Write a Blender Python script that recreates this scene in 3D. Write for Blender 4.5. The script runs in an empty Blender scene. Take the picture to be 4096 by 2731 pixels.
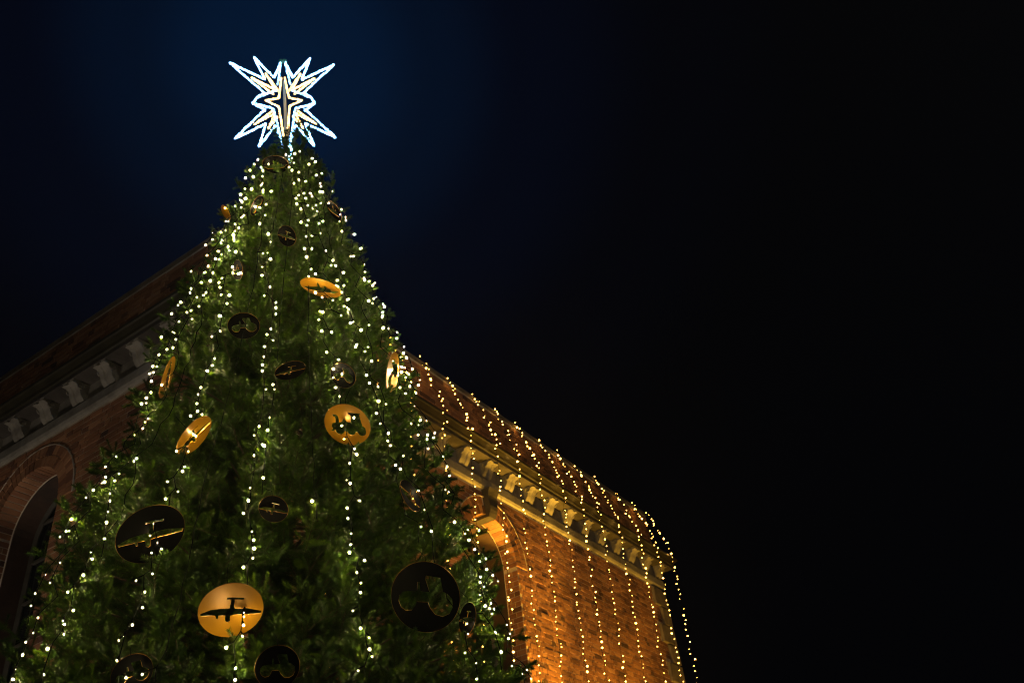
import bpy, bmesh, math, random
from mathutils import Vector, Matrix, Euler, Quaternion
from math import sin, cos, pi, radians, sqrt, floor, atan2, hypot
S = bpy.context.scene
COL = S.collection
rnd = random.Random(11)

# ------------------------------------------------------------------ camera
cd = bpy.data.cameras.new('camera')
cam = bpy.data.objects.new('camera', cd); COL.objects.link(cam)
S.camera = cam
CAMPOS = Vector((0.0, 0.0, 1.6))
RC = Matrix(((0.55915369, -0.44482480, -0.69962708),
             (-0.82153309, -0.41076654, -0.39541652),
             (-0.11149232, 0.79586540, -0.59511992)))
# columns of the camera's world rotation are its own axes
cam.matrix_world = Matrix.Translation(CAMPOS) @ RC.to_4x4()
cd.sensor_width = 36.0
cd.lens = 30.72
cd.clip_start = 0.05
cd.clip_end = 400.0
cd.dof.use_dof = True
cd.dof.focus_distance = 3.9
cd.dof.aperture_fstop = 4.5

# ------------------------------------------------------------------ night sky, with a blue glow around the star painted into its colours
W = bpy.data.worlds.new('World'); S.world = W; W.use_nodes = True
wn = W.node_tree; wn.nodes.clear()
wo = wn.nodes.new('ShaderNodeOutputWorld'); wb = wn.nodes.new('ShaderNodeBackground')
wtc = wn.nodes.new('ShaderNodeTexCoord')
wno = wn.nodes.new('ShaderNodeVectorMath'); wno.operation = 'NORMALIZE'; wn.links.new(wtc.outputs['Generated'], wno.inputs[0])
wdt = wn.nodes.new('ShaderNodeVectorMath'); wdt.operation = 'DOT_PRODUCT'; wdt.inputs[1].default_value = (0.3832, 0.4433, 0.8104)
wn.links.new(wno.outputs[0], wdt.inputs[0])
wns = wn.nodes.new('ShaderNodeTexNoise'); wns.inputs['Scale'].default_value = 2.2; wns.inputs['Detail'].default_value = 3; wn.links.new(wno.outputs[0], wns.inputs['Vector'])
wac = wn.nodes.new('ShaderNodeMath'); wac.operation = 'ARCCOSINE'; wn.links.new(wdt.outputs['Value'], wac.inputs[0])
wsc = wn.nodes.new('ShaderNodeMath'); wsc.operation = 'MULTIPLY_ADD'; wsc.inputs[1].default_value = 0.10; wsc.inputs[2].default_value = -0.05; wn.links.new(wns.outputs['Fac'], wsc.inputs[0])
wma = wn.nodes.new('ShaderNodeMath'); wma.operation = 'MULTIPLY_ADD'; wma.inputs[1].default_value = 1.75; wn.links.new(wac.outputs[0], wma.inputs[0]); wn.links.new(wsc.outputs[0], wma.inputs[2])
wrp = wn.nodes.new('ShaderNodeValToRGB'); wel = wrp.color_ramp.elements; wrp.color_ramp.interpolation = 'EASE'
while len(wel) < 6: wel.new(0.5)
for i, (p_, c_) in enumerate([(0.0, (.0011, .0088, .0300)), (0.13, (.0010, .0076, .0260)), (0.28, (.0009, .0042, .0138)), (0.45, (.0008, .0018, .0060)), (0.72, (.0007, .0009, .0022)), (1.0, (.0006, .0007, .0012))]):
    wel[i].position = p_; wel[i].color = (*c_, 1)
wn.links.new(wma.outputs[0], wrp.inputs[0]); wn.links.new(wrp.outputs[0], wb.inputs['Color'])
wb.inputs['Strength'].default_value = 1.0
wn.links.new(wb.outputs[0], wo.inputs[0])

# ------------------------------------------------------------------ exposure
vs = S.view_settings
vs.view_transform = 'Standard'
try: vs.look = 'None'
except Exception: pass
vs.exposure = 0.0; vs.gamma = 1.0; vs.use_curve_mapping = False
S.render.engine = 'CYCLES'
S.cycles.max_bounces = 6
S.cycles.volume_bounces = 0
S.cycles.filter_width = 1.1
S.cycles.sample_clamp_indirect = 3.0

# ------------------------------------------------------------------ helpers
def tag(o, label=None, cat=None, group=None, kind=None):
    if label: o['label'] = label
    if cat: o['category'] = cat
    if group: o['group'] = group
    if kind: o['kind'] = kind
    return o

def empty(name, loc=(0, 0, 0), parent=None):
    o = bpy.data.objects.new(name, None); COL.objects.link(o)
    o.location = loc; o.empty_display_size = 0.1
    if parent: o.parent = parent
    return o

def link_mesh(name, me, parent=None, loc=None):
    o = bpy.data.objects.new(name, me); COL.objects.link(o)
    if parent: o.parent = parent
    if loc is not None: o.location = loc
    return o

class MB:
    """collects vertices and faces for one mesh"""
    def __init__(s): s.v = []; s.f = []; s.m = []; s.r = []
    def face(s, pts, mi=0, r=0.0):
        n = len(s.v); s.v += [tuple(p) for p in pts]; s.f.append(tuple(range(n, n + len(pts)))); s.m.append(mi); s.r.append(r)
    def box(s, lo, hi, mi=0, r=0.0, skip=()):
        x0, y0, z0 = lo; x1, y1, z1 = hi
        n = len(s.v)
        s.v += [(x0, y0, z0), (x1, y0, z0), (x1, y1, z0), (x0, y1, z0), (x0, y0, z1), (x1, y0, z1), (x1, y1, z1), (x0, y1, z1)]
        F = {'-z': (0, 3, 2, 1), '+z': (4, 5, 6, 7), '-y': (0, 1, 5, 4), '+x': (1, 2, 6, 5), '+y': (2, 3, 7, 6), '-x': (3, 0, 4, 7)}
        for k, q in F.items():
            if k in skip: continue
            s.f.append(tuple(n + i for i in q)); s.m.append(mi); s.r.append(r)
    def tube(s, pts, rad, n=6, mi=0, r=0.0, cap=True):
        pts = [Vector(p) for p in pts]
        rings = []
        up = None
        for i, p in enumerate(pts):
            d = (pts[min(i + 1, len(pts) - 1)] - pts[max(i - 1, 0)])
            d = d.normalized() if d.length > 1e-9 else Vector((0, 0, 1))
            if up is None: up = Vector((0, 0, 1)) if abs(d.z) < 0.9 else Vector((1, 0, 0))
            a = d.cross(up)
            if a.length < 1e-4: a = d.cross(Vector((0.3, 1, 0.2)))
            a.normalize(); b = a.cross(d).normalized(); up = b
            rr = rad[i] if isinstance(rad, (list, tuple)) else rad
            k = len(s.v)
            for j in range(n):
                t = 2 * pi * j / n
                s.v.append(tuple(p + a * (rr * cos(t)) + b * (rr * sin(t))))
            rings.append(k)
        for i in range(len(rings) - 1):
            for j in range(n):
                s.f.append((rings[i] + j, rings[i] + (j + 1) % n, rings[i + 1] + (j + 1) % n, rings[i + 1] + j)); s.m.append(mi); s.r.append(r)
        if cap:
            s.f.append(tuple(rings[0] + j for j in reversed(range(n)))); s.m.append(mi); s.r.append(r)
            s.f.append(tuple(rings[-1] + j for j in range(n))); s.m.append(mi); s.r.append(r)
    def ball(s, c, rad, mi=0, r=0.0, nu=6, nv=4):
        c = Vector(c); k = len(s.v)
        s.v.append(tuple(c + Vector((0, 0, rad))))
        for i in range(1, nv):
            ph = pi * i / nv
            for j in range(nu):
                t = 2 * pi * j / nu
                s.v.append(tuple(c + Vector((rad * sin(ph) * cos(t), rad * sin(ph) * sin(t), rad * cos(ph)))))
        s.v.append(tuple(c - Vector((0, 0, rad)))); last = len(s.v) - 1
        for j in range(nu):
            s.f.append((k, k + 1 + j, k + 1 + (j + 1) % nu)); s.m.append(mi); s.r.append(r)
            for i in range(nv - 2):
                a = k + 1 + i * nu
                s.f.append((a + j, a + nu + j, a + nu + (j + 1) % nu, a + (j + 1) % nu)); s.m.append(mi); s.r.append(r)
            a = k + 1 + (nv - 2) * nu
            s.f.append((a + j, last, a + (j + 1) % nu)); s.m.append(mi); s.r.append(r)
    def mesh(s, name, mats, smooth=False, attr=False):
        me = bpy.data.meshes.new(name)
        me.from_pydata(s.v, [], s.f)
        for m in mats: me.materials.append(m)
        if len(mats) > 1: me.polygons.foreach_set('material_index', s.m)
        if smooth: me.polygons.foreach_set('use_smooth', [True] * len(s.f))
        if attr:
            a = me.attributes.new('piece', 'FLOAT', 'FACE'); a.data.foreach_set('value', s.r)
        me.update()
        return me
    def build(s, name, mats, parent=None, smooth=False, attr=False, loc=None):
        if not isinstance(mats, (list, tuple)): mats = [mats]
        return link_mesh(name, s.mesh(name, mats, smooth, attr), parent, loc)

# ------------------------------------------------------------------ materials
def mat(name):
    m = bpy.data.materials.new(name); m.use_nodes = True
    nt = m.node_tree; nt.nodes.clear()
    out = nt.nodes.new('ShaderNodeOutputMaterial'); b = nt.nodes.new('ShaderNodeBsdfPrincipled')
    nt.links.new(b.outputs[0], out.inputs[0])
    return m, nt, b
def N(nt, t, **kw):
    n = nt.nodes.new(t)
    for k, v in kw.items():
        if hasattr(n, k): setattr(n, k, v)
        else: n.inputs[k].default_value = v
    return n
def ramp(nt, stops):
    r = nt.nodes.new('ShaderNodeValToRGB')
    e = r.color_ramp.elements
    while len(e) < len(stops): e.new(0.5)
    for i, (p, c) in enumerate(stops):
        e[i].position = p; e[i].color = (*c, 1)
    return r
def simple(name, col, rough=0.6, metal=0.0, noise=0.0, scale=8.0, bump=0.0):
    m, nt, b = mat(name)
    b.inputs['Roughness'].default_value = rough; b.inputs['Metallic'].default_value = metal
    b.inputs['Base Color'].default_value = (*col, 1)
    if noise or bump:
        tc = N(nt, 'ShaderNodeTexCoord'); no = N(nt, 'ShaderNodeTexNoise')
        no.inputs['Scale'].default_value = scale; no.inputs['Detail'].default_value = 8
        nt.links.new(tc.outputs['Object'], no.inputs['Vector'])
        if noise:
            r = ramp(nt, [(0.3, [c * (1 - noise) for c in col]), (0.7, [min(1, c * (1 + noise)) for c in col])])
            nt.links.new(no.outputs['Fac'], r.inputs[0]); nt.links.new(r.outputs[0], b.inputs['Base Color'])
        if bump:
            bp = N(nt, 'ShaderNodeBump'); bp.inputs['Strength'].default_value = bump; bp.inputs['Distance'].default_value = 0.01
            nt.links.new(no.outputs['Fac'], bp.inputs['Height']); nt.links.new(bp.outputs[0], b.inputs['Normal'])
    return m
def emis(name, col, strength):
    m = bpy.data.materials.new(name); m.use_nodes = True
    nt = m.node_tree; nt.nodes.clear()
    o = nt.nodes.new('ShaderNodeOutputMaterial'); e = nt.nodes.new('ShaderNodeEmission')
    e.inputs[0].default_value = (*col, 1); e.inputs[1].default_value = strength
    nt.links.new(e.outputs[0], o.inputs[0])
    return m

def brick_material():
    m, nt, b = mat('red_brick')
    at = N(nt, 'ShaderNodeAttribute'); at.attribute_name = 'piece'
    oi = N(nt, 'ShaderNodeObjectInfo')
    ad = N(nt, 'ShaderNodeMath', operation='ADD'); fr = N(nt, 'ShaderNodeMath', operation='FRACT')
    nt.links.new(at.outputs['Fac'], ad.inputs[0]); nt.links.new(oi.outputs['Random'], ad.inputs[1]); nt.links.new(ad.outputs[0], fr.inputs[0])
    r = ramp(nt, [(0.0, (0.07, 0.03, 0.02)), (0.07, (0.16, 0.065, 0.034)), (0.22, (0.27, 0.112, 0.052)), (0.65, (0.34, 0.148, 0.066)), (1.0, (0.42, 0.205, 0.10))])
    nt.links.new(fr.outputs[0], r.inputs[0])
    ge = N(nt, 'ShaderNodeNewGeometry'); no = N(nt, 'ShaderNodeTexNoise'); no.inputs['Scale'].default_value = 1.3; no.inputs['Detail'].default_value = 10; no.inputs['Roughness'].default_value = 0.62
    nt.links.new(ge.outputs['Position'], no.inputs['Vector'])
    st = ramp(nt, [(0.34, (0.42, 0.38, 0.34)), (0.56, (1.0, 1.0, 1.0))])
    nt.links.new(no.outputs['Fac'], st.inputs[0])
    mx = N(nt, 'ShaderNodeMix', data_type='RGBA', blend_type='MULTIPLY'); mx.inputs[0].default_value = 0.85
    nt.links.new(r.outputs[0], mx.inputs[6]); nt.links.new(st.outputs[0], mx.inputs[7])
    nt.links.new(mx.outputs[2], b.inputs['Base Color'])
    n2 = N(nt, 'ShaderNodeTexNoise'); n2.inputs['Scale'].default_value = 60; n2.inputs['Detail'].default_value = 6
    nt.links.new(ge.outputs['Position'], n2.inputs['Vector'])
    bp = N(nt, 'ShaderNodeBump'); bp.inputs['Strength'].default_value = 0.5; bp.inputs['Distance'].default_value = 0.004
    nt.links.new(n2.outputs['Fac'], bp.inputs['Height']); nt.links.new(bp.outputs[0], b.inputs['Normal'])
    b.inputs['Roughness'].default_value = 0.8
    return m
def stained(name, a, c, dark, scale=2.2, rough=0.8, bump=0.4):
    m, nt, b = mat(name)
    ge = N(nt, 'ShaderNodeNewGeometry'); no = N(nt, 'ShaderNodeTexNoise'); no.inputs['Scale'].default_value = scale; no.inputs['Detail'].default_value = 9; no.inputs['Roughness'].default_value = 0.65
    nt.links.new(ge.outputs['Position'], no.inputs['Vector'])
    r = ramp(nt, [(0.3, dark), (0.5, a), (0.72, c)])
    nt.links.new(no.outputs['Fac'], r.inputs[0]); nt.links.new(r.outputs[0], b.inputs['Base Color'])
    n2 = N(nt, 'ShaderNodeTexNoise'); n2.inputs['Scale'].default_value = 35; n2.inputs['Detail'].default_value = 7
    nt.links.new(ge.outputs['Position'], n2.inputs['Vector'])
    bp = N(nt, 'ShaderNodeBump'); bp.inputs['Strength'].default_value = bump; bp.inputs['Distance'].default_value = 0.008
    nt.links.new(n2.outputs['Fac'], bp.inputs['Height']); nt.links.new(bp.outputs[0], b.inputs['Normal'])
    b.inputs['Roughness'].default_value = rough
    return m
def needle_material():
    m, nt, b = mat('fir_needles')
    oi = N(nt, 'ShaderNodeObjectInfo')
    at = N(nt, 'ShaderNodeAttribute'); at.attribute_name = 'piece'
    ad = N(nt, 'ShaderNodeMath', operation='ADD'); nt.links.new(oi.outputs['Random'], ad.inputs[0]); nt.links.new(at.outputs['Fac'], ad.inputs[1])
    dv = N(nt, 'ShaderNodeMath', operation='MULTIPLY'); dv.inputs[1].default_value = 0.5; nt.links.new(ad.outputs[0], dv.inputs[0])
    r = ramp(nt, [(0.08, (0.009, 0.022, 0.006)), (0.5, (0.021, 0.052, 0.007)), (0.92, (0.078, 0.142, 0.010))])
    nt.links.new(dv.outputs[0], r.inputs[0]); nt.links.new(r.outputs[0], b.inputs['Base Color'])
    b.inputs['Roughness'].default_value = 0.5; b.inputs['Specular IOR Level'].default_value = 0.25
    tr = N(nt, 'ShaderNodeBsdfTranslucent'); tr.inputs[0].default_value = (0.095, 0.17, 0.006, 1)
    mx = N(nt, 'ShaderNodeMixShader'); mx.inputs[0].default_value = 0.22
    out = [n for n in nt.nodes if n.type == 'OUTPUT_MATERIAL'][0]
    nt.links.new(b.outputs[0], mx.inputs[1]); nt.links.new(tr.outputs[0], mx.inputs[2]); nt.links.new(mx.outputs[0], out.inputs[0])
    return m

M_BRICK = brick_material()
M_MORTAR = stained('lime_mortar', (0.52, 0.43, 0.34), (0.60, 0.52, 0.42), (0.33, 0.26, 0.20), 5)
M_STONE = stained('weathered_stone', (0.20, 0.185, 0.16), (0.29, 0.27, 0.24), (0.07, 0.062, 0.052), 2.6)
M_QUOIN = stained('grey_quoin_stone', (0.16, 0.13, 0.10), (0.24, 0.20, 0.16), (0.08, 0.065, 0.05), 3.0)
M_LEAD = simple('dark_lead_gutter', (0.024, 0.021, 0.013), 0.38, 0.0, 0.35, 6, 0.2)
M_KEY = stained('dark_stone', (0.04, 0.033, 0.028), (0.065, 0.055, 0.047), (0.018, 0.015, 0.012), 4)  # darker stone tone for the keystone and the corona
M_FRAME = simple('painted_window_frame', (0.045, 0.04, 0.032), 0.5, 0, 0.25, 12)
M_REVEAL = stained('inner_reveal_plaster', (0.045, 0.022, 0.014), (0.07, 0.036, 0.022), (0.02, 0.012, 0.009), 3)
M_GLASS, _nt, _b = mat('dark_window_glass')
_b.inputs['Base Color'].default_value = (0.006, 0.007, 0.009, 1); _b.inputs['Roughness'].default_value = 0.08
M_ROOF = simple('slate_roof', (0.03, 0.03, 0.035), 0.7, 0, 0.2, 5)
M_GROUND = stained('paving', (0.14, 0.13, 0.12), (0.2, 0.19, 0.17), (0.08, 0.075, 0.07), 1.5)
M_NEEDLE = needle_material()
M_BARK = simple('fir_bark', (0.055, 0.038, 0.024), 0.85, 0, 0.35, 30, 0.6)
M_TWIG = simple('fir_twig', (0.055, 0.045, 0.02), 0.8, 0, 0.3, 60)
M_CABLE = simple('dark_green_cable', (0.003, 0.004, 0.003), 0.9)
M_CABLE.node_tree.nodes['Principled BSDF'].inputs['Specular IOR Level'].default_value = 0.05
M_RIM = simple('dull_brass_edge', (0.22, 0.11, 0.02), 0.35, 0.7)
M_GOLD = simple('satin_gold_paint', (0.40, 0.185, 0.006), 0.36, 0.25, 0.10, 5, 0.03)
M_BLACK = simple('satin_black_back', (0.0025, 0.0025, 0.0022), 0.8)
M_BLACK.node_tree.nodes['Principled BSDF'].inputs['Specular IOR Level'].default_value = 0.06
M_POLE = simple('grey_metal_pole', (0.30, 0.27, 0.2), 0.4, 0.6)
M_BULB_COOL = emis('white_led', (1.0, 0.76, 0.38), 1000.0)
M_BULB_WARM = emis('warm_led', (1.0, 0.50, 0.085), 22.0)
M_STAR_COOL = emis('cool_star_led', (0.26, 0.58, 1.0), 26.0)
M_STAR_WARM = emis('warm_star_led', (1.0, 0.66, 0.22), 11.0)
M_ROPE_COOL = emis('cool_rope', (0.26, 0.56, 0.95), 2.2)
M_ROPE_WARM = emis('warm_rope', (1.0, 0.60, 0.22), 3.0)

# ------------------------------------------------------------------ ground
g = MB(); g.face([(-60, -60, 0), (60, -60, 0), (60, 60, 0), (-60, 60, 0)])
tag(g.build('ground', M_GROUND), kind='structure')

# ------------------------------------------------------------------ the brick building
XW, YW, XE, YE = 4.01, 5.35, 13.26, 17.0
ZB0, ZB1 = 6.63, 6.79          # stone band
ZP0, ZP1 = 7.14, 7.99          # brick parapet
BLD = empty('brick_building', ((XW + XE) / 2, (YW + YE) / 2, 0))
OFF = Vector(BLD.location)
tag(BLD, 'old red brick building behind the Christmas tree with arched windows and a bracketed stone cornice', 'building')
def bpart(mb, name, mats, parent=BLD, **kw):
    mb.v = [(x - OFF.x, y - OFF.y, z - OFF.z) for x, y, z in mb.v] if parent is BLD or parent.get('_o') else mb.v
    return mb.build(name, mats, parent, **kw)

# facades are described in (u, h): u along the wall, h = height; P turns them into space, d = distance outward
def PR(u, d, h): return (u, YW - d, h)                    # right facade, u = x
def PL(u, d, h): return (XW - d, u, h)                    # left facade, u = y
FAC = {'R': dict(P=PR, u0=XW, u1=XE, win=(8.285, 0.515, 5.80)),
       'L': dict(P=PL, u0=YW, u1=YE, win=(7.87, 0.53, 5.77))}
SILL = 2.2
RING = 0.215
def half_open(F, z, extra=0.0):
    uc, a, zs = F['win']; r = a + extra
    if z < SILL: return None
    if z <= zs: return r
    if z < zs + r: return sqrt(max(0, r * r - (z - zs) ** 2))
    return None
def boxP(mb, P, u0, u1, d0, d1, h0, h1, r=0.0, mi=0, skipback=True, warp=0.0):
    """box on a facade: u0..u1, outward d0..d1, heights"""
    j = [rnd.uniform(-warp, warp) for _ in range(4)]
    q = [(u0, d0, h0), (u1, d0, h0), (u1, d1 + j[0], h0), (u0, d1 + j[1], h0), (u0, d0, h1), (u1, d0, h1), (u1, d1 + j[2], h1), (u0, d1 + j[3], h1)]
    n = len(mb.v); mb.v += [P(*p) for p in q]
    F = [(0, 3, 2, 1), (4, 5, 6, 7), (1, 2, 6, 5), (2, 3, 7, 6), (3, 0, 4, 7)]
    if not skipback: F.append((0, 1, 5, 4))
    for f in F:
        mb.f.append(tuple(n + i for i in f)); mb.m.append(mi); mb.r.append(r)

# backing walls of mortar with the window openings left out
def backing(key):
    F = FAC[key]; P = F['P']; uc, a, zs = F['win']; mb = MB()
    q = lambda u0, u1, h0, h1: mb.face([P(u0, 0, h0), P(u1, 0, h0), P(u1, 0, h1), P(u0, 0, h1)])
    q(F['u0'], uc - a, 0, ZP1 - 0.02); q(uc + a, F['u1'], 0, ZP1 - 0.02); q(uc - a, uc + a, 0, SILL)
    n = 24
    for i in range(n):
        t0, t1 = pi * i / n, pi * (i + 1) / n
        A0 = (uc - a * cos(t0), zs + a * sin(t0)); A1 = (uc - a * cos(t1), zs + a * sin(t1))
        mb.face([P(A0[0], 0, A0[1]), P(A1[0], 0, A1[1]), P(A1[0], 0, ZP1 - 0.02), P(A0[0], 0, ZP1 - 0.02)])
        # reveal of the arch, going inwards
        mb.face([P(A0[0], 0, A0[1]), P(A1[0], 0, A1[1]), P(A1[0], -0.19, A1[1]), P(A0[0], -0.19, A0[1])])
    for s in (-1, 1):
        mb.face([P(uc + s * a, 0, SILL), P(uc + s * a, 0, zs), P(uc + s * a, -0.19, zs), P(uc + s * a, -0.19, SILL)])
    w = bpart(mb, 'facade_wall', M_MORTAR)
    return w
BR_H, CO_H, JN = 0.0525, 0.0635, 0.011
cand = []       # (screen size, facade key, box arguments)
RCi = RC.transposed()
def screen(p):
    q = RCi @ (Vector(p) - CAMPOS)
    if q.z > -0.1: return None
    return (1176 + 2007 * q.x / -q.z, 784 - 2007 * q.y / -q.z, -q.z)
def tree_hides(X, Y):
    if Y < 340: return False
    l = 655 - (Y - 340) * 0.50; r = 690 + (Y - 340) * 0.42
    return l < X < r
for key, F in FAC.items():
    P = F['P']; c = 0; z = 0.0
    while z < ZP1 - CO_H:
        z0 = z; c += 1; z += CO_H
        if z0 + CO_H > ZB0 + 0.01 and z0 < ZP0 - 0.1: continue
        stretch = 0.195; head = 0.092
        u = F['u0'] - rnd.uniform(0, 0.02) - (0.16 if c % 2 else 0.0); k = c
        lim0, lim1 = F['u0'] + 0.004, F['u1'] - 0.004
        if key == 'R' and z0 < ZB0: lim1 = F['u1'] - (0.42 if int(z0 / 0.30) % 2 else 0.24) - 0.008
        par = z0 > ZB0
        h = half_open(F, z0 + BR_H * 0.5, RING + 0.008 if z0 + 0.04 > F['win'][2] else 0.008)
        uc = F['win'][0]
        iv = [(lim0, lim1)] if h is None or par else [(lim0, uc - h), (uc + h, lim1)]
        while u < lim1:
            L = head if k % 2 else stretch; k += 1
            for a0, a1 in iv:
                b0, b1 = max(u, a0), min(u + L, a1)
                if b1 - b0 > 0.03:
                    s = screen(P((b0 + b1) / 2, 0, z0 + 0.03)); w = 0
                    if s and -10 < s[0] < 2362 and 0 < s[1] < 1578 and not tree_hides(s[0], s[1]) and not par:
                        e0 = screen(P(b0, 0, z0)); e1 = screen(P(b1, 0, z0))
                        w = hypot(e1[0] - e0[0], e1[1] - e0[1]) * 1.0
                    cand.append((w, key, b0, b1, z0, par))
            u += L + JN
cand.sort(key=lambda t: -t[0])
WALL = {k: backing(k) for k in FAC}
for k in WALL: WALL[k]['_o'] = 1
cnt = 0; joined = {(k, p): MB() for k in FAC for p in (False, True)}
for w, key, b0, b1, z0, par in cand:
    F = FAC[key]; P = F['P']; pr = 0.0055 + rnd.uniform(-0.002, 0.003); wj = 0.0015
    if w > 0 and cnt < 280:
        m = MB(); boxP(m, P, b0, b1, 0, pr, z0, z0 + BR_H, warp=wj)
        bpart(m, 'brick', M_BRICK, WALL[key]); cnt += 1
    else:
        boxP(joined[(key, par)], P, b0, b1, 0, pr + (0.004 if par else 0), z0, z0 + BR_H, r=rnd.random(), warp=wj)
for (key, par), m in joined.items():
    o = bpart(m, 'parapet_brickwork' if par else 'brickwork', M_BRICK, WALL[key], attr=True)
    tag(o, kind='stuff')

# arches: two rings of voussoirs and the jamb bricks, all running back into the reveal
def arch(key):
    F = FAC[key]; P = F['P']; uc, a, zs = F['win']
    wd = empty('window_arch', (0, 0, 0), BLD); wd['_o'] = 1
    # voussoirs
    for ring, (r0, r1, dep, proud) in enumerate(((a - 0.006, a + 0.104, 0.185, 0.012), (a + 0.112, a + RING, 0.05, 0.016))):
        n = int(pi * (r0 + r1) / 2 / 0.066)
        for i in range(n):
            t0 = pi * i / n + 0.0045 / r0; t1 = pi * (i + 1) / n - 0.0045 / r0
            tm = (t0 + t1) / 2
            if key == 'R' and abs(tm - pi / 2) < 0.17: continue
            m = MB(); q = []
            pj = proud + rnd.uniform(-.003, .003)
            for d in (-dep, pj):
                q += [P(uc - r0 * cos(t0), d, zs + r0 * sin(t0)), P(uc - r0 * cos(t1), d, zs + r0 * sin(t1)),
                      P(uc - r1 * cos(t1), d, zs + r1 * sin(t1)), P(uc - r1 * cos(t0), d, zs + r1 * sin(t0))]
            m.v += q
            for f in ((4, 5, 6, 7), (0, 1, 5, 4), (1, 2, 6, 5), (2, 3, 7, 6), (3, 0, 4, 7)):
                m.f.append(f); m.m.append(0); m.r.append(0)
            bpart(m, 'voussoir', M_BRICK, wd)
    # pale mortar bead at the outer edge of the arch
    m = MB(); m.tube([P(uc - (a + RING + .006) * cos(pi * i / 30), 0.012, zs + (a + RING + .006) * sin(pi * i / 30)) for i in range(31)], 0.0075, 5)
    bpart(m, 'mortar_fillet', M_MORTAR, wd)
    # jambs
    z = SILL; c = 0
    while z < zs - 0.05:
        for s in (-1, 1):
            L = 0.0  # face bricks end at the arris; the jamb brick shows only in the reveal
            for (d0, d1) in (((-0.185, -0.082), (-0.074, 0.0)) if c % 2 else ((-0.185, -0.135), (-0.127, 0.0))):
                m2 = MB()
                u_in = uc + s * (a - 0.006); u_out = uc + s * (a + 0.004)
                lo, hi = min(u_in, u_out), max(u_in, u_out)
                boxP(m2, P, lo, hi, d0, d1, z, z + BR_H, r=rnd.random(), skipback=False)
                if z > 3.3: bpart(m2, 'jamb_brick', M_BRICK, wd)
        z += CO_H; c += 1
    # pale bead on the inner arris
    pts = [P(uc - a + .004, -0.19, SILL + 0.02)] + [P(uc - (a - .004) * cos(pi * i / 30), -0.19, zs + (a - .004) * sin(pi * i / 30)) for i in range(31)] + [P(uc + a - .004, -0.19, SILL + 0.02)]
    m = MB(); m.tube(pts, 0.009, 5); bpart(m, 'inner_bead', M_MORTAR, wd)
    # deeper smooth reveal
    b = a - 0.03; m = MB(); D0, D1 = -0.19, -0.44
    prof = [(uc - b, SILL)] + [(uc - b * cos(pi * i / 24), zs + b * sin(pi * i / 24)) for i in range(25)] + [(uc + b, SILL)]
    prof0 = [(uc - a, SILL)] + [(uc - a * cos(pi * i / 24), zs + a * sin(pi * i / 24)) for i in range(25)] + [(uc + a, SILL)]
    for i in range(len(prof) - 1):
        (u0, h0), (u1, h1) = prof[i], prof[i + 1]; (v0, k0), (v1, k1) = prof0[i], prof0[i + 1]
        m.face([P(u0, D0, h0), P(u1, D0, h1), P(u1, D1, h1), P(u0, D1, h0)])
        m.face([P(v0, D0, k0), P(v1, D0, k1), P(u1, D0, h1), P(u0, D0, h0)])
    bpart(m, 'inner_reveal', M_REVEAL, wd)
    # window joinery
    wn_ = empty('arched_window', (0, 0, 0), BLD); wn_['_o'] = 1
    m = MB(); m.face([P(u, D1 + 0.005, h) for u, h in prof]); bpart(m, 'pane', M_GLASS, wn_)
    m = MB(); bb = b - 0.03
    m.tube([P(uc - bb, D1 + 0.03, SILL)] + [P(uc - bb * cos(pi * i / 24), D1 + 0.03, zs + bb * sin(pi * i / 24)) for i in range(25)] + [P(uc + bb, D1 + 0.03, SILL)], 0.03, 4)
    bpart(m, 'frame', M_FRAME, wn_)
    for u in (uc - 0.17, uc + 0.17):
        m = MB(); top = zs + sqrt(bb * bb - (u - uc) ** 2)
        boxP(m, P, u - 0.012, u + 0.012, D1 + .01, D1 + 0.045, SILL, top, skipback=False); bpart(m, 'glazing_bar', M_FRAME, wn_)
    for k in range(9):
        h = SILL + 0.42 * (k + 1)
        hw = bb if h < zs else (sqrt(bb * bb - (h - zs) ** 2) if h < zs + bb else 0)
        if hw <= 0: continue
        m = MB(); boxP(m, P, uc - hw, uc + hw, D1 + .008, D1 + 0.04, h, h + 0.024, skipback=False); bpart(m, 'glazing_bar', M_FRAME, wn_)
    # sill
    m = MB(); boxP(m, P, uc - a - 0.08, uc + a + 0.08, -0.4, 0.06, SILL - 0.12, SILL, skipback=False); bpart(m, 'sill', M_STONE, wn_)
    if key == 'R':   # dark scroll keystone
        m = MB(); k0, k1 = zs + a - 0.05, ZB0 - 0.004; n = 8; prof = []
        for i in range(n + 1):
            t = i / n; h = k0 + (k1 - k0) * t
            d = 0.05 + 0.075 * t + 0.02 * sin(t * 2 * pi)
            prof.append((h, d))
        for (h0, d0), (h1, d1) in zip(prof[:-1], prof[1:]):
            w0 = 0.066 + 0.04 * (h0 - k0) / (k1 - k0); w1 = 0.066 + 0.04 * (h1 - k0) / (k1 - k0)
            m.face([P(uc - w0, d0, h0), P(uc + w0, d0, h0), P(uc + w1, d1, h1), P(uc - w1, d1, h1)])
            for s in (-1, 1): m.face([P(uc + s * w0, -0.18, h0), P(uc + s * w0, d0, h0), P(uc + s * w1, d1, h1), P(uc + s * w1, -0.18, h1)])
        m.face([P(uc - 0.066, -0.18, k0), P(uc + 0.066, -0.18, k0), P(uc + 0.066, prof[0][1], k0), P(uc - 0.066, prof[0][1], k0)])
        bpart(m, 'keystone', M_KEY, wd)
arch('R'); arch('L')

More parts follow.
